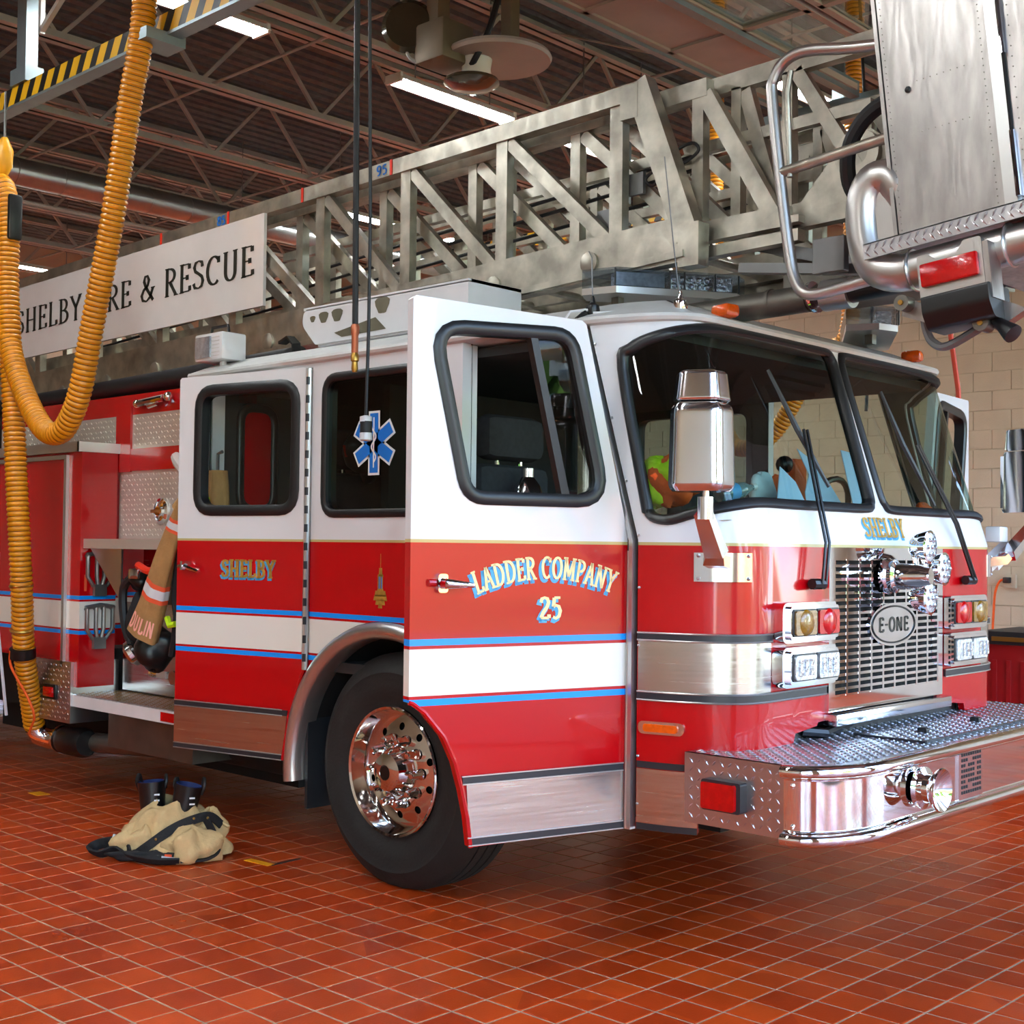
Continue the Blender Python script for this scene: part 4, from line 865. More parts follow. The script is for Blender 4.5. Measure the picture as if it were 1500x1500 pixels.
# ---------------------------------------------------------------- mirrors
def mirror(sg):
    Y = (lambda y: y) if sg > 0 else (lambda y: W - y)
    def P(x, y, z): return V((x, Y(y), z))
    oy = 0 if sg > 0 else .17
    c = V((1.825, -.12 - oy, 0)); ang_ = math.radians(24)                                # face of the shell turned towards the camera side
    def shell(z0, z1, wd, dp, top, bot, nm, par):
        m = MB()
        def fn(u, v):
            a = 2 * pi * u; e = 5.0; ca, sa = math.cos(a), math.sin(a)
            rx = wd * abs(ca) ** (2 / e) * (1 if ca > 0 else -1); ry = dp * abs(sa) ** (2 / e) * (1 if sa > 0 else -1)
            t = v; k = (top * t + bot * (1 - t)); w_ = min(t, 1 - t) / .09; k *= 1 - .14 * (1 - w_) ** 2 if w_ < 1 else 1
            x, y = rx * k, ry * (k if sa < 0 else 1)
            if sa < 0: x *= .80
            return P(c.x + x * math.cos(ang_) - y * math.sin(ang_), c.y + x * math.sin(ang_) + y * math.cos(ang_), z0 + (z1 - z0) * t)
        m.grid(fn, 40, 25, True); m.f.append(tuple(range(40))); m.f.append(tuple(range(24 * 40, 25 * 40)))
        return m.build(nm, 'satin_chrome', par, 50)
    base = sheet(MB(), [(.228, 1.448), (.440, 1.448), (.440, 1.556), (.228, 1.556)], [], lambda u, w, d: (nose(u, w, d - .014) if sg > 0 else nose(NL - u, w, d - .014)), .016, [.25 + .02 * i for i in range(10)]).build('mirror_bracket', 'satin_chrome', TR, 30)
    for u, w in ((.245, 1.46), (.425, 1.46), (.245, 1.545), (.425, 1.545)): MB().ball((nose(u, w, -.015) if sg > 0 else nose(NL - u, w, -.015)), .008, 8).build('bolt', 'trim_aluminium', base)
    b0 = nose(.345, 1.52, -.0); b0 = P(b0.x, b0.y, b0.z)
    MB().tube([P(1.76, .10, 1.52), P(1.81, -.01, 1.53), P(1.83, -.03, 1.555)], [.058, .055, .045], 4, sq=(1, .55)).build('mirror_foot', 'satin_chrome', base, 30)
    MB().tube([P(1.835, -.03, 1.55), P(1.845, -.13 - oy, 1.70)], [.052, .04], 4, sq=(1, .7)).build('mirror_arm', 'satin_chrome', base, 30)
    MB().cyl(P(1.855, -.13 - oy, 1.675), P(1.855, -.13 - oy, 1.755), .029, 16).cyl(P(1.855, -.13 - oy, 1.75), P(1.855, -.13 - oy, 1.83), .012, 10).build('mirror_post', 'satin_chrome', base)
    shell(1.775, 2.09, .118, .085, .93, 1.0, 'mirror_housing', base); shell(2.095, 2.205, .102, .078, .86, 1.0, 'mirror_cap', base)
    MB().box((-.1, .075, 1.80), (.1, .082, 2.07), Matrix.Translation((c.x, Y(c.y), 0)) @ Matrix.Rotation(ang_ * sg, 4, 'Z') @ Matrix.Diagonal((1, sg, 1, 1))).build('mirror_glass', 'chrome', base, 0)
mirror(1); mirror(-1)
# work lamp on the far mirror bracket
wlp = MB().box((1.72, W + .02, 1.62), (1.80, W + .12, 1.70), bev=.01).beam((1.76, W - .05, 1.5), (1.76, W + .2, 1.6), .05, .06).beam((1.76, W + .05, 1.5), (1.76, W + .55, 1.72), .03, .05).build('far_mirror_brace', 'white_paint', TR, 30)
# ---------------------------------------------------------------- wipers
def wiper(pts, blade, mirrorit=False):
    ns = (lambda s, z, d: nose(s, z, d))
    pv = ns(*pts[0], -.03); root = MB().cyl(ns(pts[0][0] - .05, pts[0][1], -.03), ns(pts[0][0] + .02, pts[0][1], -.04), .022, 10).cyl(ns(*pts[0], 0), ns(*pts[0], -.05), .02, 10).build('wiper', 'black_plastic', TR)
    for o in (-.014, .014): MB().tube([ns(s + o, z, -.055) for s, z in pts], .007, 6).build('wiper_arm', 'black_plastic', root)
    MB().tube([ns(s, z, -.03) for s, z in blade], [.005] + [.008] * (len(blade) - 2) + [.005], 6, sq=(1, 1.6)).build('wiper_blade', 'rubber', root)
wiper([(.86, 1.437), (.885, 1.60), (.905, 1.75), (.95, 2.06)], [(.82, 2.30), (.93, 2.06), (1.06, 1.83)])
wiper([(NC + .75, 1.437), (NC + .62, 1.70), (NC + .46, 2.06)], [(NC + .29, 2.30), (NC + .36, 2.06), (NC + .50, 1.78)])
# aerials
for i, (x, y, z, tx) in enumerate(((1.15, .08, 2.53, -.04), (1.47, .24, 2.535, -.1))):
    a = MB().lathe([(.022, -.03), (.03, 0), (.026, .02), (.012, .03), (.008, .05), (.004, .06)], (x, y, z), (0, 0, 1), 14).build('aerial', 'black_plastic' if i == 0 else 'chrome', TR)
    MB().tube([(x, y, z), (x + tx * .4, y + .01, z + .22), (x + tx, y + .02, z + (.25 if i == 0 else .62))], .0025, 5).build('whip', 'grey_steel', a)
MB().tube([(1.15, .06, 2.53), (1.1, .0, 2.52), (1.06, -.012, 2.47), (1.11, -.006, 2.43), (1.16, .0, 2.425)], .006, 6).build('aerial_cable', 'white_paint', TR)
MB().tube([(1.14, .05, 2.52), (1.12, .02, 2.49), (1.15, -.0, 2.44)], .012, 8).ball((1.15, .0, 2.44), .03, 10, (1.3, .5, .6)).build('aerial_gland', 'black_plastic', TR)
MB().tube([(1.17, .06, 2.515), (1.3, .12, 2.515), (1.45, .22, 2.52)], .005, 5).build('aerial_cable', 'white_paint', TR)
# ---------------------------------------------------------------- light bars
def lightbar(sg):
    e = V((.522, .853, 0)); n = V((.853, -.522, 0)); M0 = V((1.07, .78, 2.70)) if sg > 0 else V((1.50, .54, 2.60))
    def mp(u, w, d=0):
        p = M0 + e * u - n * d; return V((p.x, p.y if sg > 0 else W - p.y, p.z + w))
    outl = [(-.30, 0), (.28, 0), (.36, .09), (.34, .24), (-.36, .24), (-.42, .12)]
    pr_ = lambda z0, z1, m, nm, par, g=0: MB().prism([(a * (1 + g), b + (b - .12) * g) for a, b in outl], lambda u, w, d: mp(u, d, w), z0, z1).build(nm, m, par, 0)
    b = pr_(0, .03, 'trim_aluminium', 'light_bar', TR); pr_(.03, .105, 'lightbar_glass', 'bar_cover', b); pr_(.105, .115, 'lightbar_glass', 'bar_lid', b)
    for u in (-.31, -.05, .02, .17, .285): MB().box((0, 0, 0), (1, 1, 1), Matrix.Translation(mp(u, .03, .0)) @ Matrix.Diagonal((.006, .006, .08, 1))).build('bar_divider', 'black_strip', b, 0)
    for u0, u1, m in ((-.29, -.06, 'smoked_lens'), (-.03, .15, 'lens_reflector'), (.18, .27, 'lens_reflector')): MB().prism([(u0, .04), (u1, .04), (u1, .1), (u0, .1)], lambda u, w, d: mp(u, w, d), .03, .1).build('bar_module', m, b, 0)
    q = MB()
    for i in range(5):
        for j in range(2): q.ball(mp(-.015 + i * .04, .055 + j * .03, .028), .014, 8)
    q.build('bar_bulb', 'lens_reflector', b)
    MB().box((-.02, -.02, min(2.555, M0.z - .03)), (.02, .02, M0.z + .005), Matrix.Translation((mp(.2, 0, .12).x, mp(.2, 0, .12).y, 0))).build('bar_foot', 'dark_aluminium', b, 0); MB().box((-.02, -.02, 2.555), (.02, .02, M0.z + .005), Matrix.Translation((mp(-.25, 0, .12).x, mp(-.25, 0, .12).y, 0))).build('bar_foot', 'dark_aluminium', b, 0)
lightbar(1); lightbar(-1)
# folded white tray with flaked edge, floodlight at the rear of the roof
ty = MB(); tp_ = [(.0, 2.60), (.02, 2.60), (.10, 2.68), (.10, 2.79), (.085, 2.80), (.085, 2.70), (.0, 2.62)]
def trm(u, w, d): return V((d, .36 - u, w))
ty.prism(rpoly([(-.98, 2.80), (-.99, 2.72), (-.88, 2.61), (.25, 2.61), (.25, 2.80)], [.05, .06, .02, .0, .0]), lambda u, w, d: V((u, .28 - d, w)), 0, .02)
ty.box((-.98, .26, 2.795), (.25, .62, 2.81)).box((-.88, .28, 2.6), (.25, .6, 2.62)).box((.23, .28, 2.6), (.25, .62, 2.81)); tyo = ty.build('ladder_cradle', 'flaked_paint', TR, 0)
for u, w, r in ((-.90, 2.745, .02), (-.81, 2.745, .035), (-.70, 2.745, .04), (-.35, 2.755, .05)):
    MB().prism([(u + r * math.cos(a) * (1 + .25 * math.sin(3 * a)), w + r * math.sin(a) * (1 + .2 * math.cos(2 * a))) for a in [2 * pi * i / 14 for i in range(14)]], lambda a, b, d: V((a, .259 - d, b)), 0, .002).build('bare_patch', 'bare_metal_patch', tyo, 0)
MB().prism([(-.72, 2.655), (-.4, 2.70), (-.32, 2.635), (-.66, 2.628)], lambda a, b, d: V((a, .2585 - d, b)), 0, .002).build('bare_patch', 'bare_metal_patch', tyo, 0)
MB().box((-.2, .262, 2.811), (.2, .6, 2.813)).build('bare_patch', 'bare_metal_patch', tyo, 0)
flo = MB().box((-1.66, .04, 2.56), (-1.40, .2, 2.71), Matrix.Identity(4), .012).build('roof_floodlight', 'white_paint', TR, 40)
MB().box((-1.64, .03, 2.575), (-1.5, .041, 2.69)).build('flood_lens', 'smoked_lens', flo, 0)
MB().tube([(-1.62, .12, 2.71), (-1.61, .12, 2.755), (-1.46, .12, 2.755), (-1.45, .12, 2.71)], .009, 6).build('flood_handle', 'black_plastic', flo)
MB().cyl((-1.5, .12, 2.48), (-1.5, .12, 2.57), .02, 10).build('flood_stem', 'white_paint', flo)
for i in range(6): MB().box((-1.64, .038, 2.58 + i * .02), (-1.42, .0395, 2.584 + i * .02)).build('flood_fin', 'dull_white_paint', flo, 0)
# ---------------------------------------------------------------- the aerial ladder lying over the cab
LAD = MB().cyl((-4.0, W / 2, 2.0), (-4.0, W / 2, 2.6), .5, 24).build('ladder', 'dark_aluminium', TR)
def zt(x): return 3.66 + .02 * x
def zb1(x): return 2.985 + .035 * x
def zb0(x): return 2.79 + .05 * x
def member(nm, p, q, w, h, m='ladder_aluminium', up=(0, 0, 1)): return MB().beam(p, q, w, h, up).build(nm, m, LAD, 0)
def truss(y0, y1, xs, x0, x1, ztop, zlow, rail, wv, low_h, endtop):
    for y, sg in ((y0, 1), (y1, -1)):
        a, b = V((x0, y, ztop(x0) - .04)), V((endtop, y, ztop(endtop) - .04)); member('top_rail', a, b, rail, .08)
        a, b = V((x0, y, zlow(x0) - low_h / 2)), V((x1, y, zlow(x1) - low_h / 2)); member('bottom_rail', a, b, rail * .9, low_h)
        for i, x in enumerate(xs):
            member('upright', (x, y, zlow(x) - .02), (x, y, ztop(x) - .07), .05, wv, up=(1, 0, 0))
            if i + 1 < len(xs): member('diagonal', (x + .04, y + .002 * sg, ztop(x) - .09), (xs[i + 1] - .05, y + .002 * sg, zlow(xs[i + 1]) - .03), .046, .062, up=(1, 0, 0))
XS = [-6.4, -5.55, -4.72, -3.9, -3.05, -2.23, -1.38, -.655, .055, .783]
truss(.70, W - .70, XS, -7.5, 1.2, zt, zb1, .075, .075, .2, .885)
for y in (.70, W - .70):
    member('end_brace', (.90, y, zt(.9) - .0), (1.19, y, 2.93), .075, .12, up=(1, 0, 0)); member('end_plate', (1.20, y, 2.99), (1.20, y, 2.80), .08, .11, up=(1, 0, 0))
    member('end_post', (.865, y, zt(.9) + .0), (.865, y, zt(.9) - .16), .078, .1, up=(1, 0, 0))
    r = MB()
    for x in [-6.8 + .62 * i for i in range(13)]: r.lathe([(.05, 0), (.05, .012), (.03, .02), (0, .02)], (x, y - .034 if y < 1 else y + .034, zb0(x) + .07), (0, -1 if y < 1 else 1, 0), 14)
    tag(r.build('rail_boss', 'ladder_aluminium', LAD), kind='stuff')
    member('lower_flange', (-7.5, y, zb0(-7.5) + .01), (1.18, y, zb0(1.18) + .01), .1, .03)
zm = lambda x: 3.63 + .02 * x
zl = lambda x: 3.0 + .012 * x
truss(.80, W - .80, [-4.9, -4.1, -3.3, -2.5, -1.7, -.95, -.25, .45, 1.165], -6.5, 1.62, zm, zl, .06, .06, .09, 1.215)
for y in (.80, W - .80):
    member('end_brace', (1.2, y, zm(1.2) - .07), (1.55, y, 2.99), .055, .075, up=(1, 0, 0)); member('runner', (.9, y, 2.87), (1.68, y, 2.885), .06, .05); member('runner', (1.2, y, 2.95), (1.68, y, 2.955), .05, .03)
truss(.90, W - .90, [-.1, .62, 1.3, 1.56], -2.0, 2.02, lambda x: 3.655 + .025 * x, lambda x: 3.03 + .01 * x, .05, .05, .07, 2.25)
for y in (.90, W - .90):
    member('end_brace', (1.6, y, 3.62), (1.92, y, 3.1), .05, .06, up=(1, 0, 0)); member('runner', (1.3, y, 2.96), (2.15, y, 2.99), .06, .07)
    member('mid_rail', (-2, y, 3.33), (1.95, y, 3.40), .04, .05)
    MB().prism([(1.55, 3.02), (1.62, 3.04), (1.82, 3.26), (1.95, 3.3), (2.05, 3.22), (2.06, 2.95), (1.6, 2.95)], lambda a, b, d: V((a, y + d, b)), -.02, .02).build('lug_plate', 'ladder_aluminium', LAD, 0)
    MB().lathe([(.05, -.045), (.10, -.045), (.105, 0), (.10, .045), (.05, .045), (.05, -.045)], (1.90, y, 3.2), (0, 1, 0), 24, False).build('lug_ring', 'ladder_aluminium', LAD)
x = -6.6
while x < 1.5: MB().cyl((x, .8, 2.97 + .012 * x), (x, W - .8, 2.97 + .012 * x), .022, 10).build('rung', 'ladder_aluminium', LAD); x += .355
for y, z0, z1 in ((.85, 3.16, 3.345), (.86, 3.08, 3.285), (.88, 3.02, 3.2), (W - .85, 3.16, 3.345), (W - .86, 3.08, 3.285)):
    MB().tube([(-6, y, z0 - .2), (-2.2, y, z0), (.75, y, z1 - .02), (1.1, y, z1)], .009, 6).build('ladder_cable', 'cord_black', LAD)
MB().tube(crom([V(p) for p in ((.95, .76, 3.30), (1.05, .75, 3.345), (1.15, .75, 3.37), (1.19, .75, 3.33), (1.12, .75, 3.29), (1.0, .755, 3.26), (.93, .76, 3.22), (.89, .76, 3.26), (.97, .76, 3.30), (1.08, .75, 3.32))], 5, False), .0075, 8).build('cable_loop', 'cord_black', LAD)
MB().beam((1.0, .77, 3.325), (1.08, .77, 3.355), .03, .035).build('cable_clamp', 'copper', LAD, 0)
for x, z in ((.62, 3.1), (.80, 3.24)): MB().box((x, .74, z - .05), (x + .09, .76, z + .05)).build('pulley_plate', 'grey_steel', LAD, 0)
# distance marks
def rm(u, w, d=0): return V((u, .6615 - d, w))
for x in (-3.03, -2.27, -1.53, -.757): MB().prism([(x - .009, zt(x) - .082), (x + .009, zt(x) - .082), (x + .009, zt(x) + .002), (x - .009, zt(x) + .002)], rm, 0, .004).build('red_mark', 'decal_red', LAD, 0)
for s_, x in (('85', -2.385), ('95', -.875)): text(MB(), s_, lambda a, b: rm(x + a * .07, zt(x) - .066 + b * .054, .003), .2, .16, serif=False).build('number', 'decal_blue', LAD, 0)
# name board on the ladder side
sg_ = MB().prism([(-5.25, 2.935), (-1.868, 2.985), (-1.868, 3.54), (-5.25, 3.472)], lambda u, w, d: V((u, .64 - d, w)), 0, -.02).build('name_board', 'sign_white', TR, 0)
st = 'SHELBY FIRE & RESCUE'; tw = text_width(st, .07)
text(MB(), st, lambda x, y: V((-5.0 + x / tw * 3.04, .637, 3.128 + .052 * x / tw + y * (.172 + .01 * x / tw))), .15, .05, gap=.07, sw=.11).build('board_lettering', 'letter_black', sg_, 0)
# ---------------------------------------------------------------- rescue bucket at the tip, nose up a little
BA = math.radians(6.3); BO = V((2.425, .2, 2.655))
Bx = V((math.cos(BA), 0, math.sin(BA))); Bz = V((-math.sin(BA), 0, math.cos(BA)))
def bk(x, y, z): return BO + Bx * x + V((0, y, 0)) + Bz * z
BM = Matrix(((Bx.x, 0, Bz.x, BO.x), (0, 1, 0, BO.y), (Bx.z, 0, Bz.z, BO.z), (0, 0, 0, 1)))
BW = 2.1
bkt = MB().box((-.02, .02, -.02), (1.25, BW - .02, 0), BM).box((.0, 0, 0), (.374, .03, 1.15), BM).box((.0, .032, 0), (.03, BW, 1.15), BM).build('bucket', 'brushed_bucket', TR, 0)
MB().box((.375, -.006, .0), (.418, .03, 1.15), BM).build('bucket_post', 'trim_aluminium', bkt, 0)
MB().box((-.018, -.004, 0), (-.004, .03, 1.15), BM).build('corner_edge', 'brushed_bucket', bkt, 0)
MB().box((.43, -.004, .02), (1.2, .03, 1.15), BM).build('bucket_gate', 'brushed_bucket', bkt, 0)
hg = MB().cyl(bk(.424, -.008, .02), bk(.424, -.008, 1.15), .007, 8).build('gate_hinge', 'dark_void', bkt)
for z in (.02, .5): MB().cyl(bk(.426, -.014, z), bk(.426, -.014, z + .22), .01, 8).build('hinge_barrel', 'chrome', bkt)
rv = MB()
for x in (.012, .352):
    for i in range(46): rv.ball(bk(x, -.0015, .02 + i * .0235), .0022, 6)
for z in (.34, .52): 
    for i in range(8): rv.ball(bk(.12 + i * .024, -.0015, z - i * .001), .0022, 6)
for i in range(30): rv.ball(bk(.45, -.006, .03 + i * .035), .0025, 6)
tag(rv.build('rivets', 'dark_aluminium', bkt), kind='stuff')
MB().ball(bk(.085, -.003, .50), .012, 10, (1, .5, 1)).build('panel_plug', 'black_plastic', bkt)
kp = MB().box((-.125, -.03, -.055), (1.25, -.022, -.0), BM).box((-.125, -.03, -.004), (1.25, .02, .0), BM).build('kick_strip', 'tread_plate_metal', bkt, 0)
t = MB()
for i in range(44):
    for j in (0, 1):
        u = -.11 + i * .03 + j * .008; w = -.038 + j * .022; a = .9 if j else -.9
        c, s_ = math.cos(a) * .014, math.sin(a) * .014
        t.tube([bk(u - c, -.031, w - s_), bk(u, -.034, w), bk(u + c, -.031, w + s_)], [.001, .0035, .001], 4)
tag(t.build('tread_lozenges', 'tread_plate_metal', bkt, 20), kind='stuff')
rp = crom([bk(1.3, .05, -.115), bk(.6, .05, -.115), bk(.1, .05, -.115), bk(-.04, .05, -.11), bk(-.125, .05, -.06), bk(-.15, .05, .05), bk(-.14, .05, .17), bk(-.10, .05, .235), bk(-.04, .055, .235), bk(-.01, .06, .19), bk(0.0, .08, .13)], 5, False)
MB().tube(rp, .066, 18).build('bucket_tube', 'tube_aluminium', bkt, 50)
for x in (.02, .36): MB().tube([bk(x + .002 * math.sin(a), .05 + .07 * math.cos(a), -.115 + .07 * math.sin(a)) for a in [2 * pi * i / 18 for i in range(18)]], .006, 6, True).build('weld_ring', 'trim_aluminium', bkt)
MB().box((-.09, .02, -.02), (.02, .1, .25), BM).build('tube_gusset', 'tube_aluminium', bkt, 0)
# handrail loop behind the bucket
hp = [(2.36, 3.36), (2.2, 3.385), (2.02, 3.42), (1.93, 3.40), (1.885, 3.34), (1.88, 3.28), (1.915, 2.98), (1.955, 2.70), (1.98, 2.58), (2.02, 2.52), (2.08, 2.508), (2.2, 2.522), (2.42, 2.55)]
hr = MB().tube(crom([V((x, .25, z)) for x, z in hp], 4, False), .022, 10).build('handrail', 'tube_aluminium', bkt, 50)
MB().tube([(1.925, .25, 2.985), (2.42, .25, 3.035)], .02, 10).tube(crom([V(p) for p in ((2.3, .25, 3.375), (2.36, .25, 3.33), (2.37, .25, 3.22), (2.375, .25, 3.05), (2.38, .3, 3.0))], 4, False), .02, 10).tube([(1.96, .25, 3.36), (1.945, .25, 3.28), (1.96, .25, 2.96)], .012, 8).build('rail_crossbar', 'ladder_aluminium', hr, 50)
MB().tube(crom([V(p) for p in ((2.45, .35, 3.21), (2.30, .36, 3.20), (2.20, .36, 3.15), (2.13, .38, 3.06), (2.11, .42, 2.95), (2.12, .5, 2.88))], 5, False), .03, 10).build('black_hose', 'cord_black', bkt)
MB().tube(crom([V(p) for p in ((2.36, .3, 3.05), (2.34, .3, 2.98), (2.37, .28, 2.9), (2.41, .26, 2.86))], 4, False), .006, 6).build('gate_cable', 'grey_steel', bkt)
# lamp carrier: plate, red marker, black foot lamp
lb = MB().prism(rpoly([(.085, -.30), (.31, -.30), (.31, -.09), (.25, -.09), (.22, -.13), (.15, -.13), (.12, -.105), (.085, -.105)], .012), lambda u, w, d: bk(u, -.07 + d, w), 0, .025).build('lamp_carrier', 'tube_aluminium', bkt, 30)
MB().box((.311, -.069, -.299), (.33, .02, -.11), BM).build('carrier_side', 'brushed_bucket', lb, 0)
MB().box((.098, -.09, -.218), (.297, -.068, -.138), BM, .008).build('red_marker_lamp', 'red_lens', bkt, 40)
MB().prism(rpoly([(-.02, -.31), (.15, -.31), (.19, -.26), (.19, -.2), (-.02, -.2)], [.02, .04, .04, .01, .01]), lambda u, w, d: bk(.095 + d, .06 - u * .8 , w - .05 + .0), 0, .23).build('foot_lamp', 'black_plastic', bkt, 30)
MB().prism([(1.3, -.02), (.32, -.02), (.32, -.05), (.45, -.26), (1.3, -.26)], lambda u, w, d: bk(u, .12 + d, w), 0, .02).build('under_panel', 'brushed_bucket', bkt, 0)
for x, z in ((-.005, -.235), (.262, -.365)):
    MB().lathe([(.027, -.03), (.027, .03)], bk(x, .0, z), (0, 1, 0), 18).build('pivot_lug', 'dark_aluminium', bkt); MB().cyl(bk(x, -.036, z), bk(x, .04, z), .009, 10).build('pivot_bolt', 'brass', bkt)
for q in ([(-.02, -.2), (.1, -.28), (.09, -.33), (-.03, -.27)], [(.24, -.33), (.3, -.28), (.4, -.34), (.29, -.39)]): MB().prism(q, lambda u, w, d: bk(u, .02 + d, w), 0, .05).build('pivot_bracket', 'brushed_bucket', bkt, 0)
MB().tube(crom([bk(.03, .06, -.26), bk(.035, .06, -.33), bk(.06, .05, -.38), bk(.12, .03, -.405), bk(.26, .0, -.37)], 5, False), .015, 8).build('under_handle', 'grey_steel', bkt)
MB().lathe([(.018, 0), (.02, .03), (.032, .08), (.032, .09), (.02, .092)], bk(.3, .0, -.36), (.75, -.2, -.62), 16).build('spot_lamp', 'black_plastic', bkt)
# levelling cylinder under the tip
cy_ = MB().cyl((1.1, .6, 2.56), (1.84, .6, 2.572), .055, 20).build('levelling_cylinder', 'dark_aluminium', LAD)
for x, r, m, L_ in ((1.66, .058, 'dark_aluminium', .015), (1.845, .062, 'dark_aluminium', .01), (1.855, .064, 'chrome', .012), (1.905, .062, 'trim_aluminium', .12)): MB().cyl((x, .6, 2.572), (x + L_, .6, 2.574), r, 20).build('cylinder_collar', m, LAD)
MB().cyl((1.86, .6, 2.573), (1.91, .6, 2.574), .04, 16).cyl((2.02, .6, 2.576), (2.36, .55, 2.585), .046, 18).build('cylinder_rod', 'black_plastic', LAD)
MB().box((1.86, .58, 2.66), (2.0, .62, 2.80), bev=.004).beam((1.5, .62, 2.74), (2.2, .75, 2.66), .05, .04).beam((1.4, .9, 2.9), (2.3, .7, 2.62), .05, .05).beam((1.35, 1.5, 2.85), (2.4, 1.2, 2.65), .06, .06).build('tip_brace', 'grey_steel', LAD, 0)
MB().box((1.5, .95, 2.70), (2.3, W - .95, 2.86)).build('tip_underside', 'dark_aluminium', LAD, 0)
# ---------------------------------------------------------------- rear body: compartments, pump panel, step
RB = MB().box((-8.5, 0, .84), (-2.79, .24, 2.14)).box((-8.5, .24, .84), (-3.2, W, 2.14)).box((-2.99, 0, .69), (-2.79, .24, .84)).build('rear_body', 'red_striped_paint', TR, 0)
def rb_(u, w, d=0): return V((u, d, w))
MB().prism([(-4.4, .86), (-2.985, .86), (-2.985, 2.06), (-4.4, 2.06)], rb_, -.012, 0).build('compartment_door', 'red_striped_paint', RB, 0)
MB().box((-2.975, -.02, .80), (-2.945, .0, 2.075)).box((-4.4, -.02, 2.075), (-2.945, 0, 2.10)).build('door_trim', 'trim_aluminium', RB, 0)
MB().box((-4.4, -.03, 2.115), (-2.78, .26, 2.175)).box((-2.80, -.03, 2.115), (-2.775, .25, 2.175)).build('top_ledge', 'trim_aluminium', RB, 0)
lh = MB().lathe([(.05, 0), (.05, .012), (.035, .015)], (-3.45, -.012, 1.53), (0, -1, 0), 20).build('door_latch', 'chrome', RB)
for z in (1.36, 1.04):
    st_ = MB(); 
    for y in (.04, .10, .15, .21): st_.tube([(-2.785, y, z + .12), (-2.77, y, z + .13), (-2.77, y, z - .0), (-2.775, .125 + (y - .125) * .5, z - .06)], .013, 8)
    st_.tube([(-2.77, .03, z + .13), (-2.765, .125, z + .145), (-2.77, .22, z + .13)], .014, 8).box((-2.787, .085, z - .12), (-2.76, .165, z - .05)); st_.build('folding_step', 'duct_metal', RB, 40)
MB().box((-2.79, .03, 1.27), (-2.788, .045, 1.37)).build('reflector', 'orange_trim', RB, 0)
bx = MB().box((-3.42, -.02, .47), (-2.84, .3, .84)).build('tread_box', 'tread_plate_metal', RB, 0)
t = MB(); treads(t, lambda u, w, d: V((u, -.02 + d, w)), -3.41, -2.85, .48, .83, .03, .012, .004, .0025); tag(t.build('tread_lozenges', 'tread_plate_metal', RB, 20, merge=False), kind='stuff')
MB().box((-3.16, -.035, .60), (-3.0, -.02, .69), bev=.005).build('lamp_bezel', 'black_plastic', RB, 30); MB().box((-3.14, -.045, .615), (-3.02, -.03, .675), bev=.005).build('red_marker_lamp', 'red_lens', RB, 30)
# pump panel
PY = .26
pp = MB().box((-4.4, PY, 2.35), (-1.55, PY + .12, 2.475)).box((-2.83, PY - .015, 2.0), (-2.66, PY + .1, 2.40)).box((-2.8, PY - .012, 2.005), (-1.6, PY + .1, 2.14)).build('pump_frame', 'red_paint', TR, 0)
for x0, x1, z0, z1 in ((-4.4, -2.83, 2.17, 2.35), (-2.66, -1.6, 2.14, 2.35), (-2.8, -1.6, 1.59, 2.005)):
    p_ = MB().box((x0, PY, z0), (x1, PY + .02, z1)).build('tread_panel', 'pump_plate_lit', TR, 0)
    t = MB(); treads(t, lambda u, w, d: V((u, PY + d, w)), x0 + .01, x1 - .01, z0 + .01, z1 - .01, .03, .012, .004, .0025); tag(t.build('tread_lozenges', 'pump_plate_lit', p_, 20, merge=False), kind='stuff')
MB().box((-2.79, .02, 1.53), (-1.62, PY, 1.588)).build('pump_shelf', 'pump_plate_lit', TR, 0)
MB().prism([(-2.78, 1.53), (-2.42, 1.53), (-2.42, 1.22)], lambda u, w, d: V((u, .06 + d, w)), 0, .012).build('shelf_gusset', 'tread_plate_metal', TR, 0)
MB().box((-2.79, .30, .66), (-1.6, .32, 1.2)).box((-2.79, .43, 1.2), (-1.6, .445, 1.53)).build('pump_back_panel', 'stainless', TR, 0)
for x in (-2.3, -2.05, -1.8): MB().cyl((x, .38, 1.2), (x, .38, 1.52), .085, 18).build('pump_cylinder', 'dark_aluminium', TR)
MB().lathe([(.075, 0), (.078, .02), (.06, .03), (.055, .02), (.03, .022), (.03, .04), (0, .04)], (-2.30, PY, 1.755), (0, -1, 0), 24).build('discharge_cap', 'chrome', TR)
MB().beam((-2.36, PY - .04, 1.755), (-2.24, PY - .04, 1.755), .02, .02).build('cap_bar', 'satin_chrome', TR, 0)
MB().tube([(-2.15, PY - .01, 2.07), (-2.1, PY - .03, 2.04), (-2.0, PY - .05, 1.98)], .035, 10).build('drain_pipe', 'dull_white_paint', TR)
lk = MB().cyl((-2.55, PY - .03, 2.41), (-2.27, PY - .03, 2.425), .022, 10).cyl((-2.42, PY - .04, 2.385), (-2.34, PY - .03, 2.40), .016, 8).ball((-2.56, PY - .03, 2.41), .028, 10).ball((-2.22, PY - .03, 2.43), .03, 10).build('rail_latch', 'chrome', TR)
stp = MB().box((-2.86, -.01, .575), (-1.55, .0, .645)).box((-2.86, .0, .63), (-1.55, .5, .645)).build('running_step', 'white_paint', TR, 0)
tsp = MB().box((-2.84, .0, .645), (-1.55, .5, .65)).build('step_plate', 'tread_plate_metal', TR, 0)
t = MB(); treads(t, lambda u, w, d: V((u, w, .65 - d)), -2.83, -1.57, .01, .49, .03, .012, .004, .0025); tag(t.build('tread_lozenges', 'brass', tsp, 20, merge=False), kind='stuff')
MB().box((-1.85, -.014, .585), (-1.66, -.01, .635)).build('red_marker_lamp', 'red_lens', TR, 0)
MB().box((-2.6, .1, .35), (-1.7, .4, .57)).build('step_box', 'dark_aluminium', TR, 0)
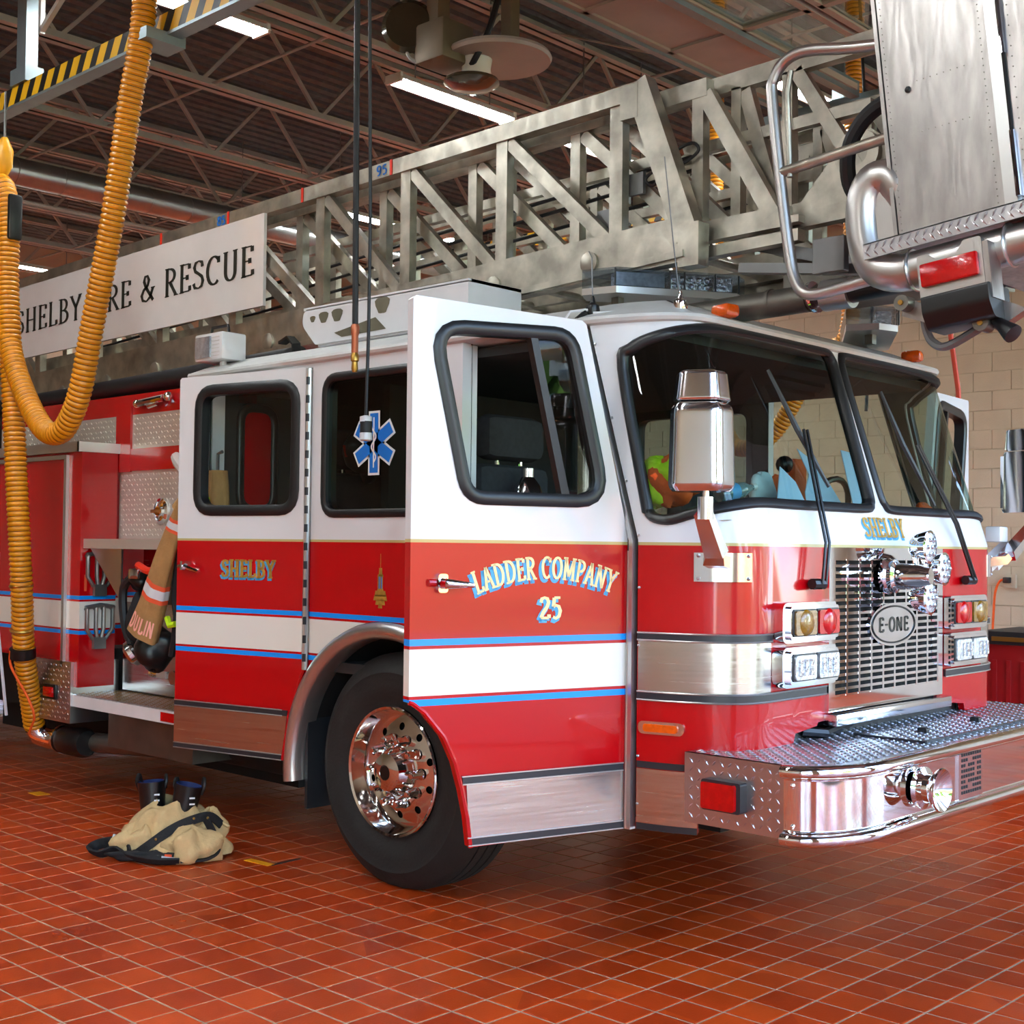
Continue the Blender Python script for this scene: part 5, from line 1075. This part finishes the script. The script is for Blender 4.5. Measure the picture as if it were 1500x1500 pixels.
MB().cyl((-5.5, .45, 2.53), (-1.25, .45, 2.60), .062, 18).build('stowed_pipe', 'cord_black', TR)
MB().tube([(-1.35, .40, 2.68), (-1.25, .38, 2.70), (-1.2, .38, 2.66), (-1.22, .40, 2.58)], .035, 4, sq=(1, .3)).build('pipe_strap', 'black_plastic', TR)
MB().box((-8.5, .3, 2.14), (-3.2, W - .3, 2.45)).build('hose_bed', 'dark_void', TR, 0)
# ---------------------------------------------------------------- exhaust hose on its overhead rail
def hose(path, r, name, label, pitch=.03, groupname=None, n=16):
    pts = [V(p) for p in path]; L = [0]
    for a, b in zip(pts[:-1], pts[1:]): L.append(L[-1] + (b - a).length)
    rs, rr, mi = [], [], []; s = 0; i = 0
    while s < L[-1]:
        for f, k, m in ((0, .89, 1), (.2, .97, 0), (.46, 1.02, 0), (.72, .97, 0), (.88, .89, 1)):
            q = s + f * pitch
            if q > L[-1]: break
            while i < len(L) - 2 and L[i + 1] < q: i += 1
            rs.append(pts[i].lerp(pts[i + 1], (q - L[i]) / max(1e-6, L[i + 1] - L[i]))); rr.append(r * k); mi.append(m)
        s += pitch
    m = MB().tube(rs, rr, n); me = bpy.data.meshes.new(name); me.from_pydata([tuple(p) for p in m.v], [], m.f)
    for q in ('hose_yellow', 'hose_groove'): me.materials.append(MATS[q])
    for k, p in enumerate(me.polygons):
        j = min(k // n, len(mi) - 1); p.material_index = 1 if (mi[j] and mi[(j + 1) % len(mi)]) else 0
    for p in me.polygons: p.use_smooth = True
    o = bpy.data.objects.new(name, me); COL.objects.link(o); return o
hp = crom([V((x, -.3, z)) for x, z in ((-1.62, 5.15), (-1.67, 4.47), (-1.72, 4.19), (-1.80, 3.95), (-1.96, 3.34), (-2.16, 2.76), (-2.27, 2.43), (-2.39, 2.26), (-2.52, 2.19), (-2.70, 2.23), (-2.92, 2.43), (-3.11, 2.70), (-3.25, 3.12), (-3.31, 3.51), (-3.34, 3.68), (-3.29, 3.77), (-3.22, 3.67), (-3.185, 3.45), (-3.18, 3.12))] +
          [V(p) for p in ((-3.12, -.29, 2.53), (-3.06, -.28, 1.95), (-3.05, -.24, 1.33), (-3.16, -.16, .9), (-3.27, -.05, .55), (-3.32, .0, .40))], 6, False)
ho = hose(hp, .066, 'exhaust_hose', ''); tag(ho, 'ribbed yellow exhaust hose looping down beside the ladder truck to its tailpipe', 'hose')
MB().tube([(-3.32, .0, .40), (-3.31, .03, .345), (-3.26, .075, .325), (-3.18, .1, .33)], [.062, .064, .062, .068], 16).build('chrome_elbow', 'chrome', ho)
MB().lathe([(.07, 0), (.085, .02), (.09, .06), (.09, .26), (.075, .29), (.06, .29)], (-3.14, .105, .332), (1, .0, .02), 24).build('rubber_boot', 'black_plastic', ho, 40)
MB().lathe([(.06, -.06), (.09, -.02), (.09, 0)], (-3.14, .105, .332), (1, 0, .02), 20).build('boot_cone', 'chrome', ho)
MB().lathe([(.068, -.035), (.078, -.03), (.078, .03), (.068, .035)], (-3.165, -.165, .885), (-.2, .15, -1), 20).build('hose_clamp', 'black_plastic', ho)
MB().lathe([(.068, -.01), (.073, 0), (.068, .01)], (-3.12, -.195, 1.03), (-.2, .15, -1), 20).build('hose_band', 'brass', ho); MB().lathe([(.068, -.01), (.073, 0), (.068, .01)], (-3.06, -.235, 1.3), (0, .1, -1), 20).build('hose_band', 'brass', ho)
MB().tube(crom([V(p) for p in ((-3.17, -.24, .9), (-3.2, -.22, .8), (-3.08, -.17, .62), (-3.05, -.14, .5), (-3.14, -.12, .38), (-3.1, -.02, .33))], 5, False), .008, 6).build('orange_cord', 'orange_cloth', ho)
MB().tube([(-3.15, -.34, 1.5), (-3.17, -.33, 1.1), (-3.25, -.22, .5)], .01, 6).build('white_chain', 'silver_trim', ho)
sd = thing('hose_saddle', 'yellow and black saddle holding up the yellow exhaust hose at left', 'hose saddle', (-3.21, -.3, 3.2))
MB().tube(crom([V((x, -.3, z)) for x, z in ((-3.285, 3.40), (-3.29, 3.60), (-3.28, 3.70), (-3.25, 3.70), (-3.24, 3.60), (-3.24, 3.40))], 4, False), .06, 4, sq=(1.1, .5)).build('saddle_body', 'yellow_plastic', sd, 30)
MB().box((-3.14, -.34, 3.40), (-3.105, -.25, 3.68), bev=.016).build('saddle_cheek', 'black_plastic', sd, 30)
MB().cyl((-3.31, -.28, 3.82), (-3.31, -.28, 4.36), .008, 6).build('saddle_cable', 'grey_steel', sd); MB().lathe([(.02, 0), (.05, .06), (.055, .16), (.02, .24)], (-3.31, -.28, 3.83), (0, 0, 1), 14).build('balancer', 'yellow_plastic', sd)
rl = MB().box((-6.5, -.20, 4.30), (1.0, -.14, 4.42)).build('exhaust_rail', 'hazard_tape', smooth=0); tag(rl, 'overhead rail with yellow and black hazard stripes above the left of the truck', 'rail')
MB().box((-6.5, -.215, 4.285), (1.0, -.125, 4.302)).build('rail_track', 'track_grey', rl, 0)
hg_ = MB().box((-3.34, -.2, 4.42), (-3.22, -.12, 5.3)).box((-3.38, -.22, 4.42), (-3.18, -.1, 4.52)); hg_.build('rail_hanger', 'track_grey', rl, 0)
MB().beam((-3.1, -.16, 5.2), (-3.1, -.16, 4.7), .03, .03).beam((-3.1, -.16, 4.72), (-2.2, -.16, 5.2), .03, .03).build('rail_brace', 'joist_paint', rl, 0)
MB().box((.6, -.2, 4.42), (.72, -.12, 5.3)).build('rail_hanger', 'track_grey', rl, 0)
MB().box((-1.76, -.34, 4.24), (-1.58, -.1, 4.30)).build('rail_trolley', 'track_grey', rl, 0)
fh = hose(crom([V((x, 4.5, z)) for x, z in ((-.1, 5.97), (-.12, 4.3), (-.14, 3.2), (-.30, 3.02), (-.46, 2.90), (-.60, 2.66), (-.75, 2.46), (-.95, 2.34), (-1.15, 2.40), (-1.27, 2.8), (-1.3, 3.6), (-1.31, 4.3), (-1.31, 5.97))], 5, False), .066, 'exhaust_hose', '')
tag(fh, 'ribbed yellow exhaust hose hanging in the far bay behind the truck cab', 'hose')
fr_ = MB().box((-4.5, 4.62, 4.26), (1.6, 4.68, 4.38)).build('exhaust_rail', 'hazard_tape', smooth=0); tag(fr_, 'striped overhead rail of the far bay seen through the ladder', 'rail')
for a in (-2.4, -.35): MB().box((a, 4.6, 4.38), (a + .1, 4.7, 5.25)).build('rail_hanger', 'track_grey', fr_, 0)
# hanging air line and power lead
t = thing('air_line', 'black air hose hanging from the roof with a copper and brass coupling', 'hose', (.115, -.3, 2.33))
MB().tube([(.09, -.3, 5.25), (.098, -.3, 3.98), (.112, -.3, 2.8), (.115, -.3, 2.53)], .0135, 8).build('hose_body', 'cord_black', t)
MB().lathe([(.015, 0), (.02, -.01), (.018, -.04), (.015, -.05), (.015, -.12), (.012, -.13)], (.115, -.3, 2.535), (0, 0, 1), 14).build('copper_ferrule', 'copper', t, 40)
MB().lathe([(.013, 0), (.018, -.01), (.018, -.035), (.013, -.04), (.015, -.07), (.010, -.085)], (.116, -.3, 2.41), (0, 0, 1), 12).build('brass_coupling', 'brass', t, 30)
t = thing('power_lead', 'thin black power lead hanging down to a plug before the blue star', 'cable', (.198, -.3, 2.02))
MB().tube([(.18, -.3, 5.25), (.183, -.3, 3.95), (.207, -.3, 3.0), (.206, -.3, 2.5), (.196, -.3, 2.13)], .0075, 8).build('lead', 'cord_black', t)
MB().lathe([(.012, .005), (.027, 0), (.027, -.022)], (.197, -.3, 2.125), (0, 0, 1), 14).build('plug_cap', 'silver_trim', t, 30); MB().lathe([(.027, -.07), (.028, -.10), (.02, -.105)], (.198, -.3, 2.125), (0, 0, 1), 14).build('plug_cap', 'silver_trim', t, 30)
MB().lathe([(.0265, -.02), (.0265, -.072)], (.198, -.3, 2.125), (0, 0, 1), 14).build('plug_body', 'cord_black', t)
# ---------------------------------------------------------------- ceiling reel above the ladder
t = thing('ceiling_reel', 'tan cable reel machine hanging from the roof above the ladder', 'reel', (-1.25, 1.65, 4.42), None)
MB().box((-1.46, 1.45, 4.55), (-1.2, 1.72, 4.80), Matrix.Identity(4), .02).build('motor_housing', 'machine_tan', t, 30)
MB().lathe([(.0, -.02), (.14, -.02), (.17, 0), (.15, .02), (.14, .03), (0, .03)], (-1.50, 1.44, 4.80), (.6, -.75, 0), 28).build('round_cover', 'lens_glass_dark', t)
MB().lathe([(.0, 0), (.33, 0), (.34, .02), (.33, .04), (0, .04)], (-1.12, 1.85, 4.60), (.0, .0, 1), 36).build('reel_disc', 'door_panel_beige', t, 40)
MB().lathe([(.10, 0), (.09, -.06), (.10, -.12)], (-1.2, 1.74, 4.60), (0, 0, 1), 20).build('reel_hub', 'fixture_white', t)
MB().lathe([(.10, 0), (.17, -.03), (.175, -.05), (.11, -.09), (.0, -.10)], (-1.22, 1.72, 4.50), (0, 0, 1), 28).build('reel_bowl', 'lens_glass_dark', t)
MB().box((-1.4, 1.5, 4.80), (-1.30, 1.6, 5.25)).box((-1.0, 1.75, 4.64), (-.92, 1.83, 5.25)).box((-1.4, 1.5, 4.98), (-.6, 1.56, 5.04)).build('reel_bracket', 'machine_tan', t, 0)
MB().tube(crom([V(p) for p in ((-1.25, 1.7, 4.52), (-1.12, 1.66, 4.58), (-1.05, 1.7, 4.75), (-1.04, 1.78, 5.0))], 5, False), .02, 8).build('feed_hose', 'cord_black', t)
MB().tube(crom([V(p) for p in ((-1.52, 1.42, 5.1), (-1.55, 1.42, 4.85), (-1.5, 1.44, 4.62), (-1.42, 1.47, 4.56))], 5, False), .012, 6).build('feed_cable', 'joist_paint', t)
# ---------------------------------------------------------------- turnout trousers, boots, on the floor
R2 = V((.728, .686, 0)); T2 = V((.686, -.7275, 0)); PC = V((-1.30, -.29, 0))
def fp(a, b, z): return PC + R2 * a + T2 * b + V((0, 0, z))
def boot(a, b, lean, label):
    t = thing('boot', label, 'boot', tuple(fp(a, b, 0)), 'boots inside the turnout trousers')
    ax = V((lean, 0)); path = [fp(a, b, .004), fp(a, b, .06), fp(a + lean * .2, b, .14), fp(a + lean * .6, b - .01, .24), fp(a + lean, b - .015, .345)]
    s = MB().tube(path, [.055, .058, .056, .064, .072], 18, cap=False); s.v = [p for p in s.v]; s.build('shaft', 'black_plastic', t, 50)
    MB().tube([p + V((0, 0, .003)) for p in path[2:]], [.048, .056, .066], 18, cap=False).tube([path[2], path[2] + V((0, 0, .004))], [.05, .05], 18).build('lining', 'navy_liner', t)
    MB().tube([fp(a - .01, b + .0, .04), fp(a + .03, b + .10, .04), fp(a + .05, b + .17, .035)], [.048, .05, .035], 12).build('foot', 'black_plastic', t)
    top = path[-1]
    for sg in (-1, 1): MB().tube(crom([top + R2 * (.06 * sg) + V((0, 0, -.05)), top + R2 * (.075 * sg) + V((0, 0, .0)), top + R2 * (.068 * sg) + T2 * -.02 + V((0, 0, .03)), top + R2 * (.06 * sg) + T2 * -.04 + V((0, 0, -.04))], 4, False), .01, 6).build('pull_loop', 'black_plastic', t)
    for z in (.29, .26): MB().beam(fp(a + lean * .8 + .03, b + .058, z), fp(a + lean * .8 + .055, b + .05, z), .004, .008).build('size_mark', 'silver_trim', t, 0)
boot(-.095, -.055, -.02, 'left black rubber boot standing up from the crumpled turnout trousers'); boot(.045, .03, .055, 'right black rubber boot with blue lining, leaning in the trousers')
tt = thing('turnout_trousers', 'tan turnout trousers bunched round black boots on the tiles before the wheel', 'trousers', tuple(PC))
def cloth(u, v):
    a = 2 * pi * u; env = 1 - v
    rx = .085 + .20 * env ** .7; ry = .08 + .15 * env ** .7
    f = 1 + .10 * math.sin(5 * a + 6 * v) * (.3 + env) + .07 * math.sin(9 * a - 4 * v + 1) + .05 * math.sin(3 * a + 9 * v)
    z = .012 + .25 * v ** 1.1 + .016 * math.sin(7 * a + 5 * v) * math.sin(pi * v)
    if v > .95: z += .02 * math.sin(2 * a)
    return fp(.0 + rx * f * math.cos(a) + .02 * v, ry * f * math.sin(a), max(.006, z))
MB().grid(cloth, 64, 22, True).build('trouser_cloth', 'tan_fabric', tt, 80)
def lump(c, sx, sy, sz, m, nm, seed):
    rr = random.Random(seed); ph = [rr.random() * 6 for _ in range(4)]
    def fn(u, v):
        a, b = 2 * pi * u, pi * v; k = 1 + .16 * math.sin(4 * a + ph[0]) * math.sin(b) + .12 * math.sin(5 * b + 3 * a + ph[1]) + .07 * math.sin(9 * a + ph[2])
        x, y, z = math.cos(a) * math.sin(b) * sx * k, math.sin(a) * math.sin(b) * sy * k, -math.cos(b) * sz * k
        return fp(c[0] + x, c[1] + y, max(.004, c[2] + z))
    return MB().grid(fn, 30, 16, True).build(nm, m, tt, 80)
lump((.15, .17, .06), .14, .10, .10, 'tan_fabric', 'trouser_flap', 3); lump((-.12, .08, .07), .13, .12, .09, 'tan_fabric', 'trouser_flap', 5); lump((.20, .0, .12), .08, .09, .10, 'tan_fabric', 'trouser_flap', 8); lump((-.02, .20, .03), .2, .05, .03, 'black_fabric', 'trouser_waist', 9)
def strap(pts, nm='suspender', w=.024, m='black_fabric'): return MB().tube(crom([fp(*p) for p in pts], 6, False), w, 6, sq=(.35, 1)).build(nm, m, tt, 60)
strap([(-.13, .19, .02), (-.05, .21, .08), (.05, .17, .15), (.14, .14, .19), (.22, .08, .20), (.27, .04, .15)], w=.026)
strap([(.20, .10, .20), (.26, .15, .12), (.28, .17, .05), (.24, .22, .02), (.12, .26, .015)], w=.026)
strap([(-.14, .2, .02), (-.18, .14, .07), (-.24, .10, .075), (-.34, .06, .05), (-.37, .1, .03), (-.30, .16, .025), (-.22, .16, .05), (-.14, .22, .03), (.0, .28, .022), (.12, .27, .02)], w=.03)
for p in ((-.01, .225, .115), (.16, .16, .205), (.22, .12, .2)): MB().ball(fp(*p), .007, 8).build('snap_button', 'brass', tt)
MB().beam(fp(.03, .262, .035), fp(.10, .275, .03), .004, .016).build('trouser_trim', 'silver_trim', tt, 0); MB().beam(fp(.045, .262, .045), fp(.08, .268, .045), .004, .012).build('trouser_trim', 'orange_trim', tt, 0)
MB().beam(fp(-.245, .135, .09), fp(-.24, .125, .115), .014, .01).build('strap_buckle', 'silver_trim', tt, 0)
MB().tube([fp(.27, .03, .16), fp(.31, .04, .14)], .008, 6).build('strap_tab', 'tan_fabric', tt)
# floor tape
tag(MB().box((-3.27, -.06, 0), (-3.14, .02, .002), Matrix.Identity(4)).build('floor_tape', 'tape_yellow', smooth=0), 'short strip of yellow tape on the tiles behind the boots, near the tailpipe', 'tape')
tag(MB().beam((-.895, -.10, .0015), (-.72, -.085, .0015), .045, .002).build('floor_tape', 'tape_yellow', smooth=0), 'short strip of yellow tape on the tiles between trousers and wheel', 'tape')
tag(MB().beam((-.72, -.085, .0013), (-.73, .10, .0013), .02, .002).build('floor_tape', 'cord_black', smooth=0), 'short strip of black tape on the tiles touching a yellow strip', 'tape')
# ---------------------------------------------------------------- turnout coat and breathing gear at the pump panel
ct = thing('turnout_coat', 'brown turnout coat with reflective orange trim hanging behind the rear door', 'coat', (-1.75, -.06, 1.05))
s0, s1 = V((-1.61, -.07, 1.74)), V((-1.90, -.10, 1.06))
def slv(u, v):
    a = 2 * pi * u; p = s0.lerp(s1, v); w = .045 + .075 * v + .006 * math.sin(3 * a + 8 * v); k = 1 + .05 * math.sin(6 * a + 3)
    ax = (s1 - s0).normalized(); x = ax.cross(V((0, 1, 0))).normalized()
    return p + x * math.cos(a) * w * k + V((0, 1, 0)) * math.sin(a) * w * .55 * k
MB().grid(slv, 28, 20, True).build('coat_sleeve', 'brown_fabric', ct, 80)
def band(v0, v1, m, nm, g):
    return MB().grid(lambda u, v: slv(u, v0 + (v1 - v0) * v) + (slv(u, v0 + (v1 - v0) * v) - s0.lerp(s1, v0 + (v1 - v0) * v)) * g, 28, 3, True).build(nm, m, ct, 80)
band(.56, .70, 'orange_trim', 'sleeve_trim', .02); band(.595, .665, 'silver_trim', 'sleeve_trim', .04); band(.06, .16, 'orange_trim', 'sleeve_trim', .02); band(.085, .135, 'silver_trim', 'sleeve_trim', .05)
def letmap(x, y):
    a = math.radians(-124 + 104 * x / text_width('DULIN')); v = .955 - .115 * y; p = s0.lerp(s1, v); q = slv((a / (2 * pi)) % 1, v)
    return q + (q - p) * .03
text(MB(), 'DULIN', letmap, .2, .16, serif=False).build('lettering', 'pink_letter', ct, 0)
def torso(u, v):
    a = 2 * pi * u; z = 1.96 - .95 * v; w = .05 + .10 * v ** .6; return V((-1.44 - .06 * v + w * math.cos(a) * 1.1, .055 + .055 * math.sin(a) * (1 + .2 * math.sin(5 * a)), z))
MB().grid(torso, 24, 14, True).build('coat_body', 'brown_fabric', ct, 80)
MB().tube([V((-1.50, .02, 1.90)), V((-1.56, -.04, 1.80)), s0], [.05, .055, .05], 14).build('coat_shoulder', 'brown_fabric', ct)
MB().tube([(-1.52, -.03, 1.78), (-1.48, -.02, 1.82), (-1.44, -.01, 1.80)], .02, 8).build('coat_trim', 'lime_cloth', ct)
MB().tube([(-1.44, .055, 1.95), (-1.44, .055, 2.05), (-1.4, .055, 2.06)], .01, 6).build('coat_hook', 'grey_steel', ct)
sb_ = thing('breathing_mask', 'black breathing mask and harness hanging under the brown coat sleeve', 'breathing gear', (-2.1, .05, .85))
def blob(c, s3, m, nm, seed, par):
    rr = random.Random(seed); ph = [rr.random() * 6 for _ in range(3)]; c = V(c)
    def fn(u, v):
        a, b = 2 * pi * u, pi * v; k = 1 + .14 * math.sin(3 * a + ph[0]) * math.sin(b) + .1 * math.sin(4 * b + 2 * a + ph[1])
        return c + V((math.cos(a) * math.sin(b) * s3[0] * k, math.sin(a) * math.sin(b) * s3[1] * k, -math.cos(b) * s3[2] * k))
    return MB().grid(fn, 26, 14, True).build(nm, m, par, 80)
blob((-1.98, .02, .98), (.13, .10, .13), 'black_plastic', 'mask_body', 2, sb_); blob((-2.2, .08, 1.12), (.10, .08, .16), 'black_fabric', 'harness_pad', 4, sb_); blob((-2.18, .06, 1.36), (.11, .08, .07), 'black_plastic', 'mask_bag', 6, sb_)
MB().lathe([(.06, 0), (.075, .015), (.075, .04), (.05, .06), (.03, .055)], (-2.08, -.03, .96), (-.5, -.6, -.55), 20).build('mask_ring', 'satin_chrome', sb_)
MB().tube(crom([V(p) for p in ((-2.2, .02, 1.38), (-2.32, .02, 1.3), (-2.3, .02, 1.1), (-2.2, .02, .95), (-2.1, .0, .9))], 5, False), .025, 8).build('mask_hose', 'cord_black', sb_)
MB().tube(crom([V(p) for p in ((-2.1, -.02, 1.44), (-1.98, -.03, 1.41), (-1.92, -.02, 1.42))], 4, False), .022, 8).build('red_valve', 'decal_red', sb_); MB().box((-2.16, -.05, 1.36), (-2.06, -.02, 1.42), bev=.01).build('steel_buckle', 'satin_chrome', sb_)
MB().tube(crom([V(p) for p in ((-1.66, -.02, 1.6), (-1.7, -.03, 1.3), (-1.68, -.03, 1.15), (-1.74, -.02, .95))], 5, False), .02, 6).build('harness_strap', 'black_fabric', sb_)
MB().tube([(-1.74, -.05, 1.16), (-1.70, -.06, 1.12), (-1.66, -.05, 1.13)], .018, 6).build('lime_tag', 'lime_cloth', sb_)
MB().tube([(-2.3, .2, .80), (-1.9, .2, .80)], .022, 8).lathe([(.04, 0), (.04, .03)], (-2.0, .18, .80), (0, -1, 0), 14).build('drain_valve', 'chrome', TR)
MB().box((-2.2, .17, .785), (-2.1, .182, .825)).build('valve_tag', 'silver_trim', TR, 0)
# ---------------------------------------------------------------- things lying on the dash
def heap(name, label, cat, c, s3, mats, seed, group=None):
    t = thing(name, label, cat, tuple(c), group)
    rr = random.Random(seed)
    for i, (m, nm) in enumerate(mats):
        p = V(c) + V((rr.uniform(-.4, .4) * s3[0], rr.uniform(-.6, .6) * s3[1], rr.uniform(-.1, .35) * s3[2])); blob(p, (s3[0] * rr.uniform(.5, .8), s3[1] * rr.uniform(.45, .7), s3[2] * rr.uniform(.5, .8)), m, nm, seed * 10 + i, t)
    return t
vt = heap('safety_vest', 'crumpled lime and orange safety vest in the corner of the windshield', 'vest', (1.46, .22, 1.83), (.12, .16, .13), [('lime_cloth', 'vest_panel'), ('orange_cloth', 'vest_edge'), ('lime_cloth', 'vest_panel'), ('orange_cloth', 'vest_edge'), ('lime_cloth', 'vest_panel')], 4)
heap('white_cloth', 'pale white cloth bundle on the dash behind the wipers', 'cloth', (1.50, .86, 1.80), (.09, .13, .12), [('white_cloth', 'cloth_fold'), ('white_cloth', 'cloth_fold'), ('orange_cloth', 'cloth_corner')], 7)
b_ = thing('water_bottle', 'clear water bottle lying on the dash beside the mirror', 'bottle', (1.52, .56, 1.76))
a0, ax_ = V((1.50, .47, 1.79)), V((.06, .3, .06))
MB().lathe([(0, 0), (.03, .0), (.034, .01), (.034, .12), (.03, .15), (.014, .18), (.013, .2), (0, .2)], a0, ax_, 18).build('bottle_body', 'bottle_plastic', b_); MB().lathe([(.0345, .05), (.0345, .10)], a0, ax_, 18, False).build('bottle_label', 'label_blue', b_); MB().lathe([(.015, .195), (.015, .215), (0, .215)], a0, ax_, 12).build('bottle_cap', 'decal_white', b_)
def cutout(nm, label, pts, x0):  # flat pale blue polygons set upright behind the windshield
    m = MB().prism(pts, lambda u, w, d: V((x0 - .22 * (w - 1.74) + d, u, w)), 0, .004); tag(m.build(nm, 'pale_blue', smooth=0), label, 'cutout')
cutout('blue_cutout', 'tall pale blue paper propped behind the windshield, left of the wiper', [(.70, 1.72), (.98, 1.72), (.90, 1.86), (.80, 1.92), (.76, 1.84)], 1.62)
cutout('blue_cutout', 'big pale blue paper propped behind the windshield at its inner edge', [(.98, 1.70), (1.36, 1.70), (1.26, 1.82), (1.16, 1.94), (1.0, 2.01), (1.06, 1.9), (1.0, 1.82)], 1.60)
cutout('blue_cutout', 'curved pale blue paper behind the second windshield pane', [(1.44, 1.72), (1.75, 1.72), (1.76, 1.82), (1.70, 1.96), (1.55, 2.02), (1.42, 2.03)], 1.58)
hv = thing('dash_radio', 'red and orange handset standing on the dash behind the windshield', 'radio', (1.42, 1.12, 1.7)); MB().box((1.40, 1.16, 1.70), (1.44, 1.26, 1.98), bev=.01).build('handset', 'orange_cloth', hv, 30); MB().cyl((1.42, 1.10, 1.68), (1.42, 1.10, 1.93), .016, 10).build('handle_rod', 'decal_red', hv); MB().ball((1.42, 1.10, 1.95), .04, 12).build('handle_knob', 'black_plastic', hv)
rvst = heap('safety_vest', 'small green and orange vest at the far corner of the dash', 'vest', (1.50, W - .22, 1.76), (.07, .10, .07), [('lime_cloth', 'vest_panel'), ('orange_cloth', 'vest_edge')], 9)
# air cylinder on the officer's seat
ac = thing('air_cylinder', 'steel air cylinder with a gold gauge beside the front seat', 'cylinder', (.46, .45, 1.42)); MB().lathe([(0, 0), (.075, 0), (.08, .02), (.08, .36), (.06, .42), (.03, .46), (.03, .5), (0, .5)], (.46, .45, 1.43), (0, 0, 1), 22).build('cylinder_shell', 'satin_chrome', ac); MB().lathe([(.045, 0), (.045, .02), (0, .02)], (.49, .37, 1.72), (.6, -.8, 0), 16).build('gauge', 'brass', ac)
# ---------------------------------------------------------------- against the far wall
rc = thing('red_bin', 'red ribbed storage bin with a dark lid by the far block wall', 'storage bin', (1.2, 5.3, 0))
MB().box((.66, 5.0, 0), (1.9, 5.6, .93)).build('bin_body', 'cart_red', rc, 0)
for i in range(12): MB().box((.70 + i * .1, 4.985, .05), (.73 + i * .1, 5.0, .82)).build('bin_rib', 'cart_red', rc, 0)
MB().box((.62, 4.95, .93), (1.94, 5.65, 1.02)).build('bin_lid', 'cord_black', rc, 0); MB().box((.72, 4.93, .955), (1.5, 4.95, .985)).build('lid_slot', 'brass', rc, 0)
oc = thing('extension_cord', 'orange extension cord hanging from a wall outlet on the block wall', 'cord', (-1.0, YF - .03, 1.28))
MB().box((-1.05, YF - .045, 1.2), (-.93, YF - .006, 1.34)).build('outlet_plate', 'block_paint', oc, 0); MB().box((-1.04, YF - .11, 1.25), (-.97, YF - .045, 1.31), bev=.01).build('cord_plug', 'cord_black', oc, 30)
MB().tube(crom([V((x, YF - .07, z)) for x, z in ((-1.02, 1.28), (-1.08, 1.27), (-1.13, 1.15), (-1.15, .9), (-1.17, .5), (-1.2, .02))], 5, False), .012, 6).build('cord_lead', 'orange_cloth', oc)
tag(MB().tube([(.80, 4.0, 5.3), (.82, 4.0, 3.6), (.85, 4.0, 2.95), (.90, 4.0, 2.6), (.935, 4.0, 2.0), (.95, 4.0, 1.4)], .017, 8).build('air_line', 'orange_hose'), 'orange air line hanging in the far bay right of the cab', 'hose')
tag(MB().tube([(.2, 4.0, 5.3), (.31, 4.0, 3.3), (.28, 4.0, 2.9), (.26, 4.0, 2.5)], .011, 6).build('power_lead', 'cord_black'), 'thin black lead hanging in the far bay behind the second light bar', 'cable')
# hand lamp and helmet in the crew cabin
hl = thing('helmet', 'dark helmet hanging inside the crew cabin window', 'helmet', (-.72, .35, 2.0)); MB().lathe([(.16, -.02), (.165, 0), (.12, .02), (.115, .06), (.09, .11), (.04, .14), (0, .145)], (-.66, .46, 2.05), (-.35, -.93, .1), 24).build('helmet_shell', 'black_plastic', hl); MB().beam((-.70, .32, 2.08), (-.68, .32, 2.02), .02, .006).build('helmet_badge', 'decal_red', hl, 0)
MB().beam((-.62, .5, 2.05), (-.60, .53, 2.05), .03, .03).build('helmet_hook', 'grey_steel', hl, 0)
